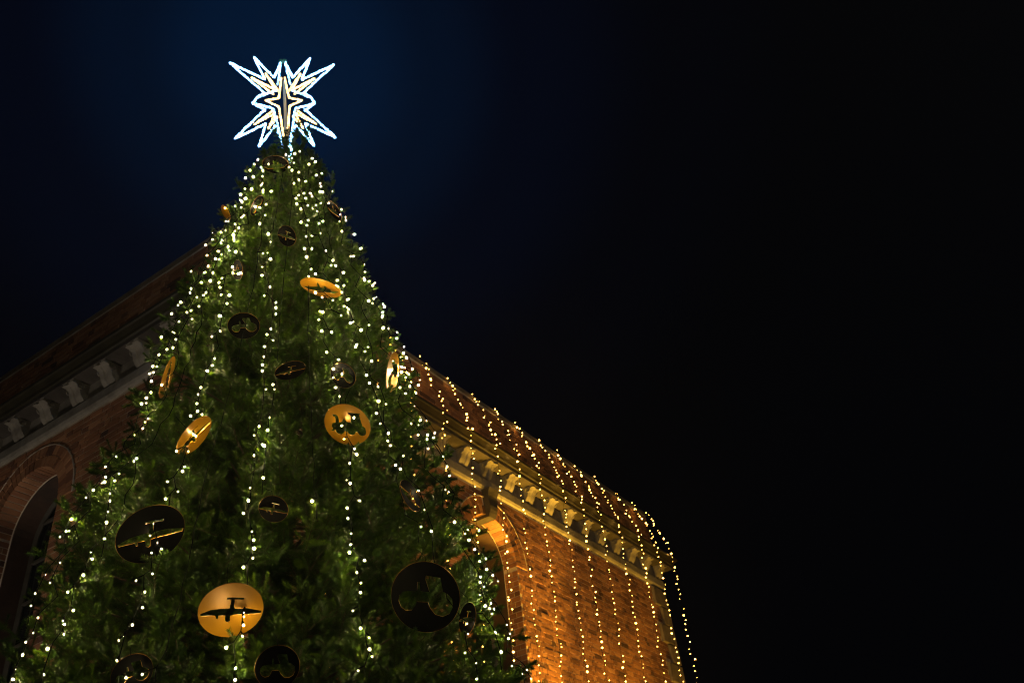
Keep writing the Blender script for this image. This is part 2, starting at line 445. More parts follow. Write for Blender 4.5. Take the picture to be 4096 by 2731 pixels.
# cornice, swept along both facades with a mitred corner
def sweep(name, prof, mats, parent=BLD, mi=None, jit=0.0):
    """prof: list of (outward, height)"""
    m = MB()
    def ring(kind, d, h):
        if kind == 'l': return (XW - d, YE, h)
        if kind == 'c': return (XW - d, YW - d, h)
        if kind == 'r': return (XE + d, YW - d, h)
        return (XE + d, YW + 6, h)
    seq = ['l', 'c', 'r', 'e']
    for a, b in zip(seq[:-1], seq[1:]):
        A = Vector(ring(a, 0, 0)); B = Vector(ring(b, 0, 0)); n = max(1, int((B - A).length / 0.9))
        for i in range(n):
            t0, t1 = i / n, (i + 1) / n
            for k in range(len(prof) - 1):
                (d0, h0), (d1, h1) = prof[k], prof[k + 1]
                p = [Vector(ring(a, d0, h0)).lerp(Vector(ring(b, d0, h0)), t0), Vector(ring(a, d0, h0)).lerp(Vector(ring(b, d0, h0)), t1),
                     Vector(ring(a, d1, h1)).lerp(Vector(ring(b, d1, h1)), t1), Vector(ring(a, d1, h1)).lerp(Vector(ring(b, d1, h1)), t0)]
                m.face(p)
    return bpart(m, name, mats)
sweep('stone_band', [(0, ZB0), (0.035, ZB0 + 0.004), (0.052, ZB0 + 0.03), (0.052, ZB1 - 0.03), (0.035, ZB1), (0.0, ZB1 + 0.004)], M_STONE)
sweep('stone_frieze', [(0.012, ZB1), (0.012, 6.99)], M_STONE)
sweep('stone_corona', [(0.0, 6.985), (0.205, 6.985), (0.205, 7.03), (0.20, 7.035)], M_KEY)
sweep('lead_gutter', [(0.198, 7.034), (0.222, 7.045), (0.232, 7.075), (0.268, 7.115), (0.285, 7.125), (0.287, 7.155), (0.265, 7.16), (0.0, 7.20)], M_LEAD)
sweep('parapet_coping', [(0.0, ZP1 - 0.02), (0.028, ZP1 - 0.02), (0.03, ZP1 + 0.012), (-0.3, ZP1 + 0.03)], M_QUOIN)

# scrolled stone brackets under the cornice
def bracket_mesh():
    m = MB(); wd = 0.086; h0, h1 = -0.19, 0.0; n = 12; pr = []
    for i in range(n + 1):
        t = i / n
        d = 0.185 - 0.155 * (sin((1 - t) * pi / 2)) ** 1.5 + 0.024 * sin(t * pi * 2.0)
        pr.append((max(0.016, d), h0 + (h1 - h0) * t))
    pr[-1] = (0.185, 0.0)
    pr.insert(n - 1, (0.188, -0.03))
    pr = sorted(pr, key=lambda q: q[1])
    for (d0, a0), (d1, a1) in zip(pr[:-1], pr[1:]):
        # front split by a shallow groove
        for x0, x1, g0, g1 in ((-wd, -0.03, 0, 0), (-0.03, -0.018, 0, -.014), (-0.018, 0.018, -.014, -.014), (0.018, 0.03, -.014, 0), (0.03, wd, 0, 0)):
            m.face([(x0, -d0 - g0, a0), (x1, -d0 - g1, a0), (x1, -d1 - g1, a1), (x0, -d1 - g0, a1)])
        for s in (-1, 1):
            m.face([(s * wd, 0.0, a0), (s * wd, -d0, a0), (s * wd, -d1, a1), (s * wd, 0.0, a1)])
    m.face([(-wd, 0, h0), (wd, 0, h0), (wd, -pr[0][0], h0), (-wd, -pr[0][0], h0)])
    for s in (-1, 1):   # volute on each flank
        c = (s * (wd + 0.003), -0.095, -0.055)
        m.tube([(c[0], c[1] + 0.042 * cos(t) * (1 - t / 12), c[2] + 0.042 * sin(t) * (1 - t / 12)) for t in [k * 0.45 for k in range(20)]], 0.008, 5)
    return m.mesh('bracket', [M_STONE])
BME = bracket_mesh()
def bracket(x, y, rz):
    o = link_mesh('bracket', BME, BLD, (x - OFF.x, y - OFF.y, 6.984)); o.rotation_euler = (0, 0, rz)
u = XE - 0.11
while u > XW + 0.1:
    bracket(u, YW - 0.011, 0); u -= 0.49
u = 6.30 - 0.49 + 0.0
while u < YE - 3:
    bracket(XW - 0.011, u, -pi / 2); u += 0.49

# rusticated quoins at the far right corner
z = 0.0; k = 0
while z < ZB0 - 0.05:
    L = 0.42 if int(z / 0.30 + 0.5) % 2 else 0.24
    m = MB(); h1 = min(z + 0.29, ZB0 - 0.004)
    c = 0.012; P = PR; D = 0.045
    u0, u1 = XE - L, XE + D
    A = [(u0, 0, z), (u1, 0, z), (u1, 0, h1), (u0, 0, h1)]
    B = [(u0 + c, D, z + c), (u1, D, z + c), (u1, D, h1 - c), (u0 + c, D, h1 - c)]
    n = 0; m.v += [P(*p) for p in A + B]
    for f in ((4, 5, 6, 7), (0, 1, 5, 4), (1, 2, 6, 5), (2, 3, 7, 6), (3, 0, 4, 7)): m.f.append(f); m.m.append(0); m.r.append(0)
    m.face([(XE + D, YW - D, z + c), (XE + D, YW - D, h1 - c), (XE + D, YW + 0.4, h1 - c), (XE + D, YW + 0.4, z + c)])
    bpart(m, 'quoin_stone', M_QUOIN); z += 0.30; k += 1
# rest of the volume: end wall, back walls and the flat roof
m = MB()
m.face([(XE, YW, 0), (XE, YE, 0), (XE, YE, ZP1 - .02), (XE, YW, ZP1 - .02)])
m.face([(XW, YE, 0), (XE, YE, 0), (XE, YE, ZP1 - .02), (XW, YE, ZP1 - .02)])
bpart(m, 'rear_wall', M_BRICK)
m = MB(); m.face([(XW + .02, YW + .02, 7.7), (XE - .02, YW + .02, 7.7), (XE - .02, YE, 7.7), (XW + .02, YE, 7.7)])
bpart(m, 'roof', M_ROOF)

# ------------------------------------------------------------------ lamps that light the facades
def spot(name, loc, aim, power, col, angle, size=0.08, blend=0.7, parent=None):
    l = bpy.data.lights.new(name, 'SPOT'); l.energy = power; l.color = col; l.spot_size = radians(angle); l.spot_blend = blend; l.shadow_soft_size = size
    o = bpy.data.objects.new(name, l); COL.objects.link(o)
    d = (Vector(aim) - Vector(loc)).normalized()
    q = d.to_track_quat('-Z', 'Y')
    if parent: o.parent = parent; loc = Vector(loc) - parent.location
    o.location = loc; o.rotation_mode = 'QUATERNION'; o.rotation_quaternion = q
    return o
def uplighter(x, y, aim, power, col, angle, label, size=0.05, z=0.0):
    t = empty('uplighter', (x, y, z)); tag(t, label, 'floodlight', 'floodlights on the building')
    if z:
        m = MB(); m.box((-.015, 0, .0), (.015, YW - y - .006, .025)); m.build('wall_arm', M_BLACK, t)
    m = MB(); m.box((-.1, -.1, 0), (.1, .1, .03)); m.tube([(0, 0, .03), (0, 0, .1)], .02, 8); m.build('base', M_BLACK, t)
    m = MB(); m.tube([(0, 0, .1), (0, 0, .22)], [.07, .1], 14); m.build('housing', M_BLACK, t)
    m = MB(); m.tube([(0, 0, .221), (0, 0, .226)], .085, 14); m.build('lens', emis('uplighter_lens', col, 6), t)
    spot('uplight', (x, y, z + 0.30), aim, power, col, angle, size, parent=t)
ORANGE = (1.0, 0.51, 0.045)
uplighter(9.02, 5.00, (9.0, 5.33, 5.4), 2100, ORANGE, 46, 'black wall floodlight shining up the brick pier right of the arched window', z=2.5)
uplighter(10.6, 4.75, (10.7, 5.35, 5.3), 640, ORANGE, 76, 'black wall floodlight below the middle of the right facade', z=2.3)
uplighter(12.3, 4.75, (12.2, 5.35, 5.4), 420, ORANGE, 84, 'black wall floodlight nearest the stone quoins', z=2.3)
uplighter(7.3, 4.80, (7.5, 5.35, 5.8), 560, ORANGE, 70, 'black wall floodlight left of the right arched window, behind the tree', z=2.5)
uplighter(1.9, 7.9, (4.0, 7.2, 5.9), 300, (1.0, 0.84, 0.66), 60, 'dim ground floodlight beside the left arched window')
# unseen fill lamps added to brighten the tree and left wall
t = empty('fill_lamp', (-3.6, -0.4, 0)); tag(t, 'added fill lamp on a tall black post behind the viewer', 'fill lamp')
m = MB(); m.tube([(0, 0, 0), (0, 0, .3), (0, 0, .32), (0, 0, 4.6)], [.12, .1, .05, .035], 12); m.build('post', M_BLACK, t)
m = MB(); m.tube([(0, 0, 4.6), (0, 0, 4.62), (0, 0, 5.0), (0, 0, 5.12)], [.05, .13, .2, .03], 8); m.build('fill_lantern', M_BLACK, t)
def fill_lantern(t, e):
    l = bpy.data.lights.new('fill_light', 'POINT'); l.energy = e; l.color = (1.0, 0.88, 0.68); l.shadow_soft_size = 0.15
    o = bpy.data.objects.new('fill_light', l); COL.objects.link(o); o.parent = t; o.location = (0, 0, 5.3)
fill_lantern(t, 70)
t2 = empty('fill_lamp', (2.6, -2.8, 0)); tag(t2, 'added fill lamp on a tall black post on the square, nearer the right facade', 'fill lamp')
for ch in list(t.children):
    if ch.type == 'MESH':
        c = ch.copy(); COL.objects.link(c); c.parent = t2
fill_lantern(t2, 240)  # second added fill, mainly for the front of the tree

# ------------------------------------------------------------------ the Christmas tree
BUL = [(-72.5, 4.679, 0.843), (-72.5, 4.806, 0.809), (-72.5, 4.846, 0.803), (-72.3, 4.715, 0.852), (-70.4, 4.966, 0.767), (-68.6, 5.073, 0.734), (-68.4, 3.624, 1.139), (-68.2, 4.849, 0.789), (-68, 4.276, 0.933), (-67.1, 4.848, 0.789), (-64.7, 4.076, 0.986), (-64.4, 4.539, 0.849), (-63.7, 4.322, 0.906), (-62.4, 4.833, 0.791), (-61.6, 3.975, 1.019), (-61.3, 3.263, 1.24), (-61.1, 4.172, 0.954), (-60.7, 4.647, 0.827), (-58.9, 2.75, 1.362), (-58.5, 2.789, 1.349), (-58.4, 4.913, 0.772), (-57.7, 3.266, 1.238), (-57.7, 3.873, 1.051), (-57.2, 3.356, 1.213), (-57, 4.517, 0.852), (-56.9, 4.662, 0.823), (-56.2, 2.952, 1.303), (-56.1, 2.997, 1.293), (-56.1, 5.166, 0.712), (-55.7, 4.732, 0.81), (-55.5, 5.185, 0.707), (-54.9, 4.565, 0.842), (-54.5, 3.274, 1.234), (-54.3, 2.917, 1.309), (-54, 2.744, 1.36), (-54, 4.123, 0.967), (-53.7, 4.634, 0.828), (-53.3, 4.328, 0.902), (-53.3, 5.36, 0.663), (-52.8, 4.216, 0.937), (-52.2, 3.481, 1.172), (-51.9, 4.577, 0.839), (-51.7, 5.692, 0.575), (-51.6, 3.363, 1.207), (-51.5, 3.295, 1.228), (-51.5, 4.067, 0.984), (-51.5, 4.926, 0.768), (-51.3, 3.044, 1.28), (-50.7, 3.069, 1.274), (-50.3, 3.406, 1.194), (-50.3, 5.057, 0.738), (-50.1, 2.76, 1.352), (-50.1, 3.698, 1.105), (-49.7, 3.147, 1.257), (-49.6, 4.39, 0.881), (-49.6, 5.822, 0.54), (-49.5, 3.008, 1.286), (-49.5, 3.437, 1.184), (-49.5, 5.298, 0.679), (-49.4, 3.196, 1.247), (-49.4, 4.15, 0.957), (-49.3, 3.033, 1.28), (-49.3, 5.019, 0.746), (-48.9, 3.976, 1.013), (-48.7, 5.179, 0.709), (-48.4, 2.912, 1.306), (-48.3, 3.16, 1.254), (-48.3, 3.695, 1.106), (-48.1, 4.99, 0.754), (-47.9, 4.512, 0.851), (-47.6, 2.812, 1.335), (-47.4, 3.034, 1.28), (-47.1, 5.481, 0.633), (-47, 4.621, 0.829), (-46.6, 3.085, 1.268), (-46.6, 4.406, 0.876), (-46.4, 5.307, 0.677), (-46.1, 3.478, 1.17), (-46, 4.876, 0.779), (-45.9, 4.045, 0.989), (-45.4, 5.98, 0.497), (-45.2, 5.13, 0.721), (-45.2, 5.389, 0.656), (-44.5, 4.116, 0.965), (-43.4, 4.558, 0.84), (-43.3, 5.92, 0.514), (-43.1, 6.049, 0.477), (-42.9, 5.067, 0.735), (-42.7, 2.966, 1.29), (-42.2, 5.298, 0.679), (-42, 5.274, 0.685), (-40.5, 5.064, 0.735), (-39.2, 2.903, 1.301), (-39, 6.239, 0.422), (-38.5, 2.851, 1.313), (-38.4, 5.482, 0.633), (-38.4, 5.947, 0.507), (-37.8, 2.713, 1.357), (-37.5, 6.016, 0.487), (-36.5, 2.639, 1.379), (-36.4, 4.815, 0.789), (-35.8, 2.753, 1.342), (-35.5, 3.35, 1.2), (-35.5, 3.473, 1.164), (-35.5, 3.588, 1.132), (-35.4, 5.454, 0.641), (-35.2, 5.836, 0.538), (-34.3, 4.172, 0.942), (-34.3, 5.714, 0.571), (-34.2, 3.801, 1.065), (-33.9, 4.506, 0.847), (-33.5, 4.612, 0.827), (-33.3, 4.298, 0.905), (-32.7, 3.357, 1.197), (-31.8, 4.176, 0.941), (-31.5, 4.564, 0.835), (-31.4, 3.694, 1.099), (-31.3, 3.935, 1.019), (-31.3, 4.733, 0.804), (-31.2, 4.171, 0.941), (-30.9, 6.42, 0.373), (-30.7, 3.848, 1.046), (-30.2, 3.711, 1.092), (-30.1, 3.873, 1.039), (-29.9, 4.301, 0.902), (-29.6, 4.361, 0.884), (-29.4, 3.99, 1), (-29.2, 4.065, 0.975), (-29.2, 6.014, 0.489), (-28, 4.591, 0.829), (-28, 4.777, 0.795), (-27.7, 5.224, 0.698), (-27.3, 4.569, 0.833), (-27.3, 4.966, 0.757), (-26.7, 4.877, 0.775), (-26.7, 6.562, 0.331), (-26.6, 4.759, 0.797), (-26.5, 5.087, 0.73), (-26, 4.887, 0.774), (-25.9, 6.133, 0.456), (-25.8, 6.244, 0.424), (-25.4, 6.201, 0.437), (-24.9, 4.89, 0.773), (-24.6, 5.012, 0.745), (-23.7, 5.261, 0.69), (-23.5, 6.121, 0.458), (-23.4, 5.115, 0.723), (-23.3, 5.056, 0.737), (-23.3, 6.343, 0.397), (-22.9, 6.591, 0.324), (-22.7, 4.798, 0.79), (-22.7, 5.309, 0.678), (-22.2, 5.057, 0.736), (-22.1, 5.965, 0.503), (-21.3, 5.249, 0.693), (-21.1, 5.733, 0.566), (-20.9, 3.981, 0.997), (-19.8, 4.306, 0.897), (-19.7, 4.909, 0.768), (-19.5, 5.389, 0.658), (-19.4, 3.72, 1.084), (-19.4, 4.419, 0.865), (-19.1, 3.754, 1.073), (-18.2, 3.435, 1.164), (-18.1, 5.837, 0.538), (-18, 4.632, 0.818), (-17.9, 5.688, 0.578), (-17.8, 4.127, 0.946), (-17.8, 5.575, 0.609), (-17.7, 3.121, 1.234), (-17.5, 5.902, 0.522), (-17.4, 4.045, 0.973), (-17.1, 3.652, 1.103), (-17.1, 6.466, 0.365), (-17, 4.332, 0.889), (-16.9, 4.189, 0.928), (-16.8, 2.686, 1.343), (-16.8, 2.768, 1.317), (-16.8, 3.903, 1.02), (-16.7, 3.809, 1.053), (-16.6, 3.53, 1.135), (-16.6, 4.262, 0.907), (-16.5, 2.717, 1.332), (-16.5, 3.012, 1.255), (-16.3, 2.967, 1.262), (-16, 3.06, 1.244), (-15.9, 3.547, 1.13), (-15.6, 3.251, 1.204), (-15.5, 2.806, 1.305), (-15.4, 4.459, 0.852), (-15.4, 6.013, 0.491), (-15.2, 3.194, 1.215), (-15.2, 3.384, 1.174), (-15.2, 4.909, 0.767), (-15.1, 3.328, 1.187), (-15, 4.784, 0.789), (-14.8, 3.153, 1.225), (-14.8, 5.854, 0.534), (-14.6, 6.049, 0.48), (-14.5, 2.883, 1.281), (-14.2, 2.627, 1.357), (-14.1, 4.624, 0.818), (-13.8, 4.785, 0.791), (-13.3, 4.712, 0.802), (-12.9, 5.116, 0.724), (-12.7, 5.516, 0.626), (-12.4, 4.939, 0.761), (-11.9, 5.367, 0.665), (-11.7, 5.873, 0.529), (-11.6, 6.196, 0.442), (-11.3, 5.691, 0.579), (-11, 5.155, 0.715), (-10.9, 5.052, 0.737), (-10.5, 5.965, 0.505), (-10.2, 5.07, 0.734), (-10.1, 5.622, 0.598), (-9.7, 5.081, 0.732), (-9.7, 5.491, 0.633), (-9.7, 6.022, 0.489), (-9.1, 5.269, 0.688), (-8.4, 5.354, 0.667), (-7.9, 3.408, 1.16), (-7.7, 6.626, 0.321), (-7, 5.809, 0.547), (-6.8, 5.649, 0.591), (-6.1, 6.193, 0.443), (-6, 6.298, 0.416), (-5.6, 5.983, 0.501), (-4.5, 5.865, 0.533), (-3.9, 5.94, 0.512), (-2.1, 6.13, 0.462), (-2.1, 6.568, 0.343), (-1.2, 6.42, 0.387), (0, 6.311, 0.415), (0.7, 6.482, 0.372), (1.4, 4.129, 0.935), (2, 4.164, 0.925), (2.2, 3.919, 1.004), (2.3, 3.831, 1.034), (2.4, 3.533, 1.122), (2.7, 6.355, 0.405), (2.8, 3.726, 1.07), (2.9, 4.722, 0.796), (3, 3.165, 1.204), (3, 4.511, 0.835), (3.1, 3.12, 1.211), (3.1, 4.775, 0.787), (3.2, 3.207, 1.193), (3.2, 3.735, 1.067), (3.2, 4.817, 0.78), (3.6, 2.777, 1.293), (3.6, 2.823, 1.279), (3.7, 2.86, 1.267), (3.7, 2.927, 1.25), (3.7, 3.248, 1.186), (3.8, 2.878, 1.261), (3.9, 4.13, 0.933), (4, 2.604, 1.343), (4.2, 2.65, 1.329), (4.3, 4.603, 0.815), (4.5, 3.857, 1.025), (4.6, 3.08, 1.218), (4.9, 3.478, 1.133), (4.9, 3.664, 1.089), (5, 3.41, 1.148), (5.4, 3.799, 1.044), (5.4, 4.555, 0.826), (5.6, 4.269, 0.895), (5.7, 3.343, 1.165), (5.7, 4.316, 0.884), (5.7, 4.381, 0.866), (5.8, 4.461, 0.846), (5.9, 2.735, 1.302), (6.1, 4.952, 0.756), (7.2, 6.532, 0.359), (7.3, 5.212, 0.704), (7.9, 4.877, 0.769), (8.5, 5.397, 0.658), (9.2, 5.28, 0.688), (10, 5.06, 0.735), (10.2, 5.482, 0.637), (10.4, 5.139, 0.72), (11.1, 5.275, 0.688), (13.8, 6.014, 0.494), (13.9, 5.707, 0.579), (15, 5.847, 0.539), (16.1, 5.61, 0.604), (18.3, 2.666, 1.31), (18.9, 5.816, 0.549), (19.5, 5.096, 0.729), (19.6, 6.016, 0.494), (19.7, 3.904, 1.001), (20, 6.042, 0.488), (20.1, 3.832, 1.025), (20.4, 3.638, 1.088), (20.5, 3.377, 1.144), (20.6, 3.503, 1.115), (20.6, 3.986, 0.972), (20.7, 3.615, 1.092), (20.7, 3.734, 1.059), (20.8, 3.846, 1.019), (20.8, 5.099, 0.727), (20.9, 2.665, 1.307), (20.9, 3.212, 1.176), (21.2, 3.413, 1.136), (21.4, 3.403, 1.137), (21.5, 3.099, 1.197), (21.6, 6.396, 0.403), (21.9, 2.955, 1.22), (22.1, 3.248, 1.168), (22.1, 5.838, 0.543), (22.2, 3.023, 1.209), (22.3, 4.354, 0.867), (22.3, 4.407, 0.854), (22.4, 4.02, 0.958), (22.4, 4.914, 0.76), (22.4, 6.136, 0.465), (22.7, 2.678, 1.301), (22.7, 4.846, 0.77), (22.8, 2.884, 1.24), (22.8, 3.912, 0.997), (22.9, 3.203, 1.174), (22.9, 4.626, 0.806), (23, 3.475, 1.12), (23, 6.116, 0.469), (23.2, 5.113, 0.726), (23.3, 5.143, 0.72), (23.4, 3.352, 1.147), (23.5, 2.741, 1.281), (23.5, 3.863, 1.013), (23.6, 4.081, 0.937), (23.6, 4.318, 0.876), (23.7, 3.57, 1.101), (23.7, 4.742, 0.787), (23.7, 6.233, 0.442), (23.8, 2.843, 1.252), (23.9, 4.197, 0.907), (24, 3.752, 1.051), (24.1, 3.994, 0.966), (24.1, 5.17, 0.717), (24.2, 3.291, 1.159), (24.2, 3.351, 1.145), (24.2, 4.15, 0.918), (24.5, 2.827, 1.255), (24.7, 3.085, 1.194), (24.7, 4.755, 0.784), (24.9, 5.33, 0.677), (25.2, 6.316, 0.424), (25.8, 4.594, 0.813), (26.3, 4.935, 0.755), (27.7, 5.005, 0.744), (27.8, 6.365, 0.414), (28.1, 5.757, 0.565), (28.2, 5.091, 0.729), (28.2, 5.608, 0.606), (28.3, 5.475, 0.64), (28.6, 5.492, 0.636), (28.8, 5.362, 0.669), (28.9, 5.055, 0.735), (29.1, 5.735, 0.573), (30, 6.094, 0.476), (30.1, 5.538, 0.625), (30.3, 5.583, 0.612), (30.6, 5.414, 0.655), (32, 5.674, 0.589), (32.2, 5.984, 0.505), (32.4, 5.869, 0.537), (32.6, 6.262, 0.438), (32.8, 5.347, 0.672), (33, 5.297, 0.685), (33.7, 5.167, 0.717), (33.9, 5.097, 0.729), (34, 5.95, 0.516), (34.4, 5, 0.744), (34.7, 6.501, 0.384), (35.4, 4.984, 0.746), (35.8, 5.322, 0.679), (35.9, 3.781, 1.036), (35.9, 4.892, 0.762), (36, 3.343, 1.137), (36, 5.4, 0.66), (36.4, 3.767, 1.041), (36.4, 5.515, 0.631), (36.5, 5.985, 0.506), (36.8, 6.449, 0.398), (36.9, 6.133, 0.468), (37, 5.495, 0.635), (37.2, 3.432, 1.119), (37.6, 3.255, 1.152), (37.8, 2.922, 1.216), (37.8, 3.024, 1.193), (37.9, 4.803, 0.774), (37.9, 5.641, 0.598), (38, 3.492, 1.107), (38.2, 2.76, 1.261), (38.4, 3.184, 1.166), (38.4, 5.743, 0.571), (38.6, 5.266, 0.693), (38.7, 3.294, 1.145), (38.9, 3.557, 1.093), (38.9, 4.99, 0.745), (38.9, 5.207, 0.708), (39, 5.116, 0.725), (39, 5.93, 0.521), (39, 6.076, 0.482), (39.1, 2.972, 1.201), (39.3, 6.379, 0.414), (39.5, 3.712, 1.058), (39.6, 3.599, 1.086), (39.7, 3.672, 1.071), (39.8, 2.99, 1.198), (39.9, 4.884, 0.761), (40.1, 5.627, 0.602), (40.1, 6.196, 0.455), (40.4, 3.145, 1.17), (40.6, 4.017, 0.951), (40.7, 6.285, 0.437), (40.8, 2.879, 1.224), (40.8, 4.087, 0.926), (40.9, 5.762, 0.567), (41, 4.322, 0.869), (41.3, 4.068, 0.932), (41.5, 3.127, 1.173), (41.9, 4.333, 0.867), (42.2, 4.887, 0.761), (42.8, 3.989, 0.961), (43.5, 5.413, 0.657), (43.9, 3.698, 1.062), (43.9, 4.625, 0.8), (44, 4.689, 0.789), (44.4, 5.068, 0.734), (44.6, 5.104, 0.728), (45, 3.7, 1.061), (45, 3.737, 1.048), (45.4, 4.837, 0.768), (45.7, 5.597, 0.61), (45.8, 4.308, 0.871), (45.9, 3.873, 1), (45.9, 4.234, 0.887), (46.4, 4.758, 0.779), (47.2, 4.28, 0.877), (47.4, 3.679, 1.067), (47.6, 2.795, 1.244), (47.7, 4.644, 0.796), (48, 4.78, 0.776), (48.5, 2.841, 1.231), (48.6, 2.993, 1.19), (48.6, 4.251, 0.884), (48.8, 3.832, 1.013), (48.8, 4.413, 0.846), (48.9, 2.904, 1.212), (49, 3.315, 1.135), (49.1, 5.025, 0.74), (49.2, 3.063, 1.178), (49.5, 3.653, 1.072), (49.6, 4.527, 0.82), (50, 3.226, 1.15), (50.3, 2.966, 1.194), (50.4, 4.491, 0.828), (50.5, 5.716, 0.579), (50.7, 5.016, 0.741), (50.8, 5.582, 0.615), (51.2, 3.49, 1.101), (51.4, 5.999, 0.504), (52, 5.33, 0.679), (52.7, 4.644, 0.795), (52.8, 3.563, 1.087), (53.1, 3.504, 1.097), (53.3, 4.506, 0.825), (54.2, 4.571, 0.81), (54.2, 4.976, 0.747), (55, 3.305, 1.132), (55.6, 3.494, 1.098), (55.7, 3.163, 1.156), (56, 3.22, 1.146), (56.6, 4.813, 0.77)]
AX = Vector((3.151, 3.487, 0)); APEX = 7.12
VB = Vector((-AX.x, -AX.y, 0)).normalized()              # from the trunk towards the square
VL = Vector((VB.y, -VB.x, 0))                             # sideways
if VL.dot(Vector((-AX.y, AX.x, 0))) < 0: VL = -VL
def interp(x, xs, ys):
    if x <= xs[0]: return ys[0]
    for i in range(len(xs) - 1):
        if x <= xs[i + 1]:
            t = (x - xs[i]) / (xs[i + 1] - xs[i]); return ys[i] + (ys[i + 1] - ys[i]) * t
    return ys[-1]
ZL = [0.4, 2.0, 2.96, 3.68, 4.1, 4.65, 5.17, 5.57, 6.06, 6.5, 7.0, 7.15]; RL = [1.95, 1.45, 1.17, 1.05, .9, .78, .71, .61, .48, .39, .22, .06]
ZR = [0.4, 2.0, 2.88, 3.3, 3.8, 4.44, 4.85, 5.49, 6.0, 6.45, 6.73, 7.05, 7.15]; RR = [2.0, 1.6, 1.32, 1.23, 1.07, .86, .78, .62, .48, .34, .27, .17, .06]
def trad(th, z):
    w = (1 + sin(th)) / 2
    return interp(z, ZL, RL) * w + interp(z, ZR, RR) * (1 - w)
def tdir(th): return VB * cos(th) + VL * sin(th)
def tpos(th, z, r): return AX + tdir(th) * r + Vector((0, 0, z))

TREE = empty('fir_tree', AX)
tag(TREE, 'tall dark green fir decorated as a Christmas tree with a lit star on its top', 'tree')
m = MB(); m.tube([(0, 0, 0), (0.01, 0, 2), (0, 0.01, 4.5), (0, 0, 6.4), (0, 0, 6.95)], [.14, .11, .07, .03, .015], 10)
m.build('trunk', M_BARK, TREE)

def shoot(m, p0, p1, dens=30, nl=0.021, droop=0.0):
    """a twig with needles all round"""
    p0 = Vector(p0); p1 = Vector(p1); d = p1 - p0; L = d.length; d.normalize()
    a = d.cross(Vector((0, 0, 1)));
    if a.length < 1e-3: a = d.cross(Vector((1, 0, 0)))
    a.normalize(); b = a.cross(d)
    m.tube([p0, p1], [0.0022, 0.0014], 3, mi=1, cap=False)
    n = int(L * 1000 * dens / 9); tone = rnd.random() ** 1.4 * .95
    for i in range(n):
        t = (i + 0.5) / n; ang = rnd.uniform(0, 2 * pi)
        out = a * cos(ang) + b * sin(ang)
        fwd = 0.30 + 0.9 * t ** 3
        nd = (out + d * fwd * rnd.uniform(.7, 1.2)).normalized()
        l = nl * 1.18 * rnd.uniform(.8, 1.12) * (1 - 0.12 * t)
        base = p0 + d * (L * t); side = nd.cross(out + Vector((.01, .02, .03))).normalized()
        if side.length < .5: side = d.copy()
        w = 0.00125
        m.face([base - side * w, base + side * w, base + nd * l], 0, tone + rnd.random() * .25)
def bough_mesh(k):
    m = MB(); L = 0.30
    # main stem runs along +X; the tip is at the origin so the tips follow the outline of the tree
    bend = rnd.uniform(-0.03, 0.03)
    pt = lambda t: Vector((-L * (1 - t), bend * sin(t * 3), -0.035 * (1 - t) ** 2 + 0.02 * (1 - t)))
    m.tube([pt(.22 + .78 * i / 4) for i in range(5)], [.0032, .003, .0026, .0022, .0016], 4, mi=1, cap=False)
    shoot(m, pt(0.72), pt(1.0), 34)
    shoot(m, pt(0.22), pt(0.72), 20)
    for j in range(3):
        t = 0.34 + 0.235 * j + rnd.uniform(-.03, .03)
        for s in (-1, 1):
            l = (0.088 - 0.04 * (t - .3)) * rnd.uniform(.7, 1.2)
            el = rnd.uniform(-.5, .6); az = rnd.uniform(.65, 1.1) * s
            dd = Vector((cos(az) * cos(el), sin(az) * cos(el), sin(el)))
            p0 = pt(min(t, .95)); shoot(m, p0, p0 + dd * l, 30)
    return m.mesh('bough', [M_NEEDLE, M_TWIG], attr=True)
BOUGH = [bough_mesh(k) for k in range(6)]

def keep_clear(p):
    for c, n, R in CLEAR:
        d = p - c; v = (CAMPOS - c).normalized()
        t = d.dot(v)
        if t > -0.30 and t < 0.5 and (d - v * t).length < R * (0.80 if t < 0 else 0.62): return True
    return False

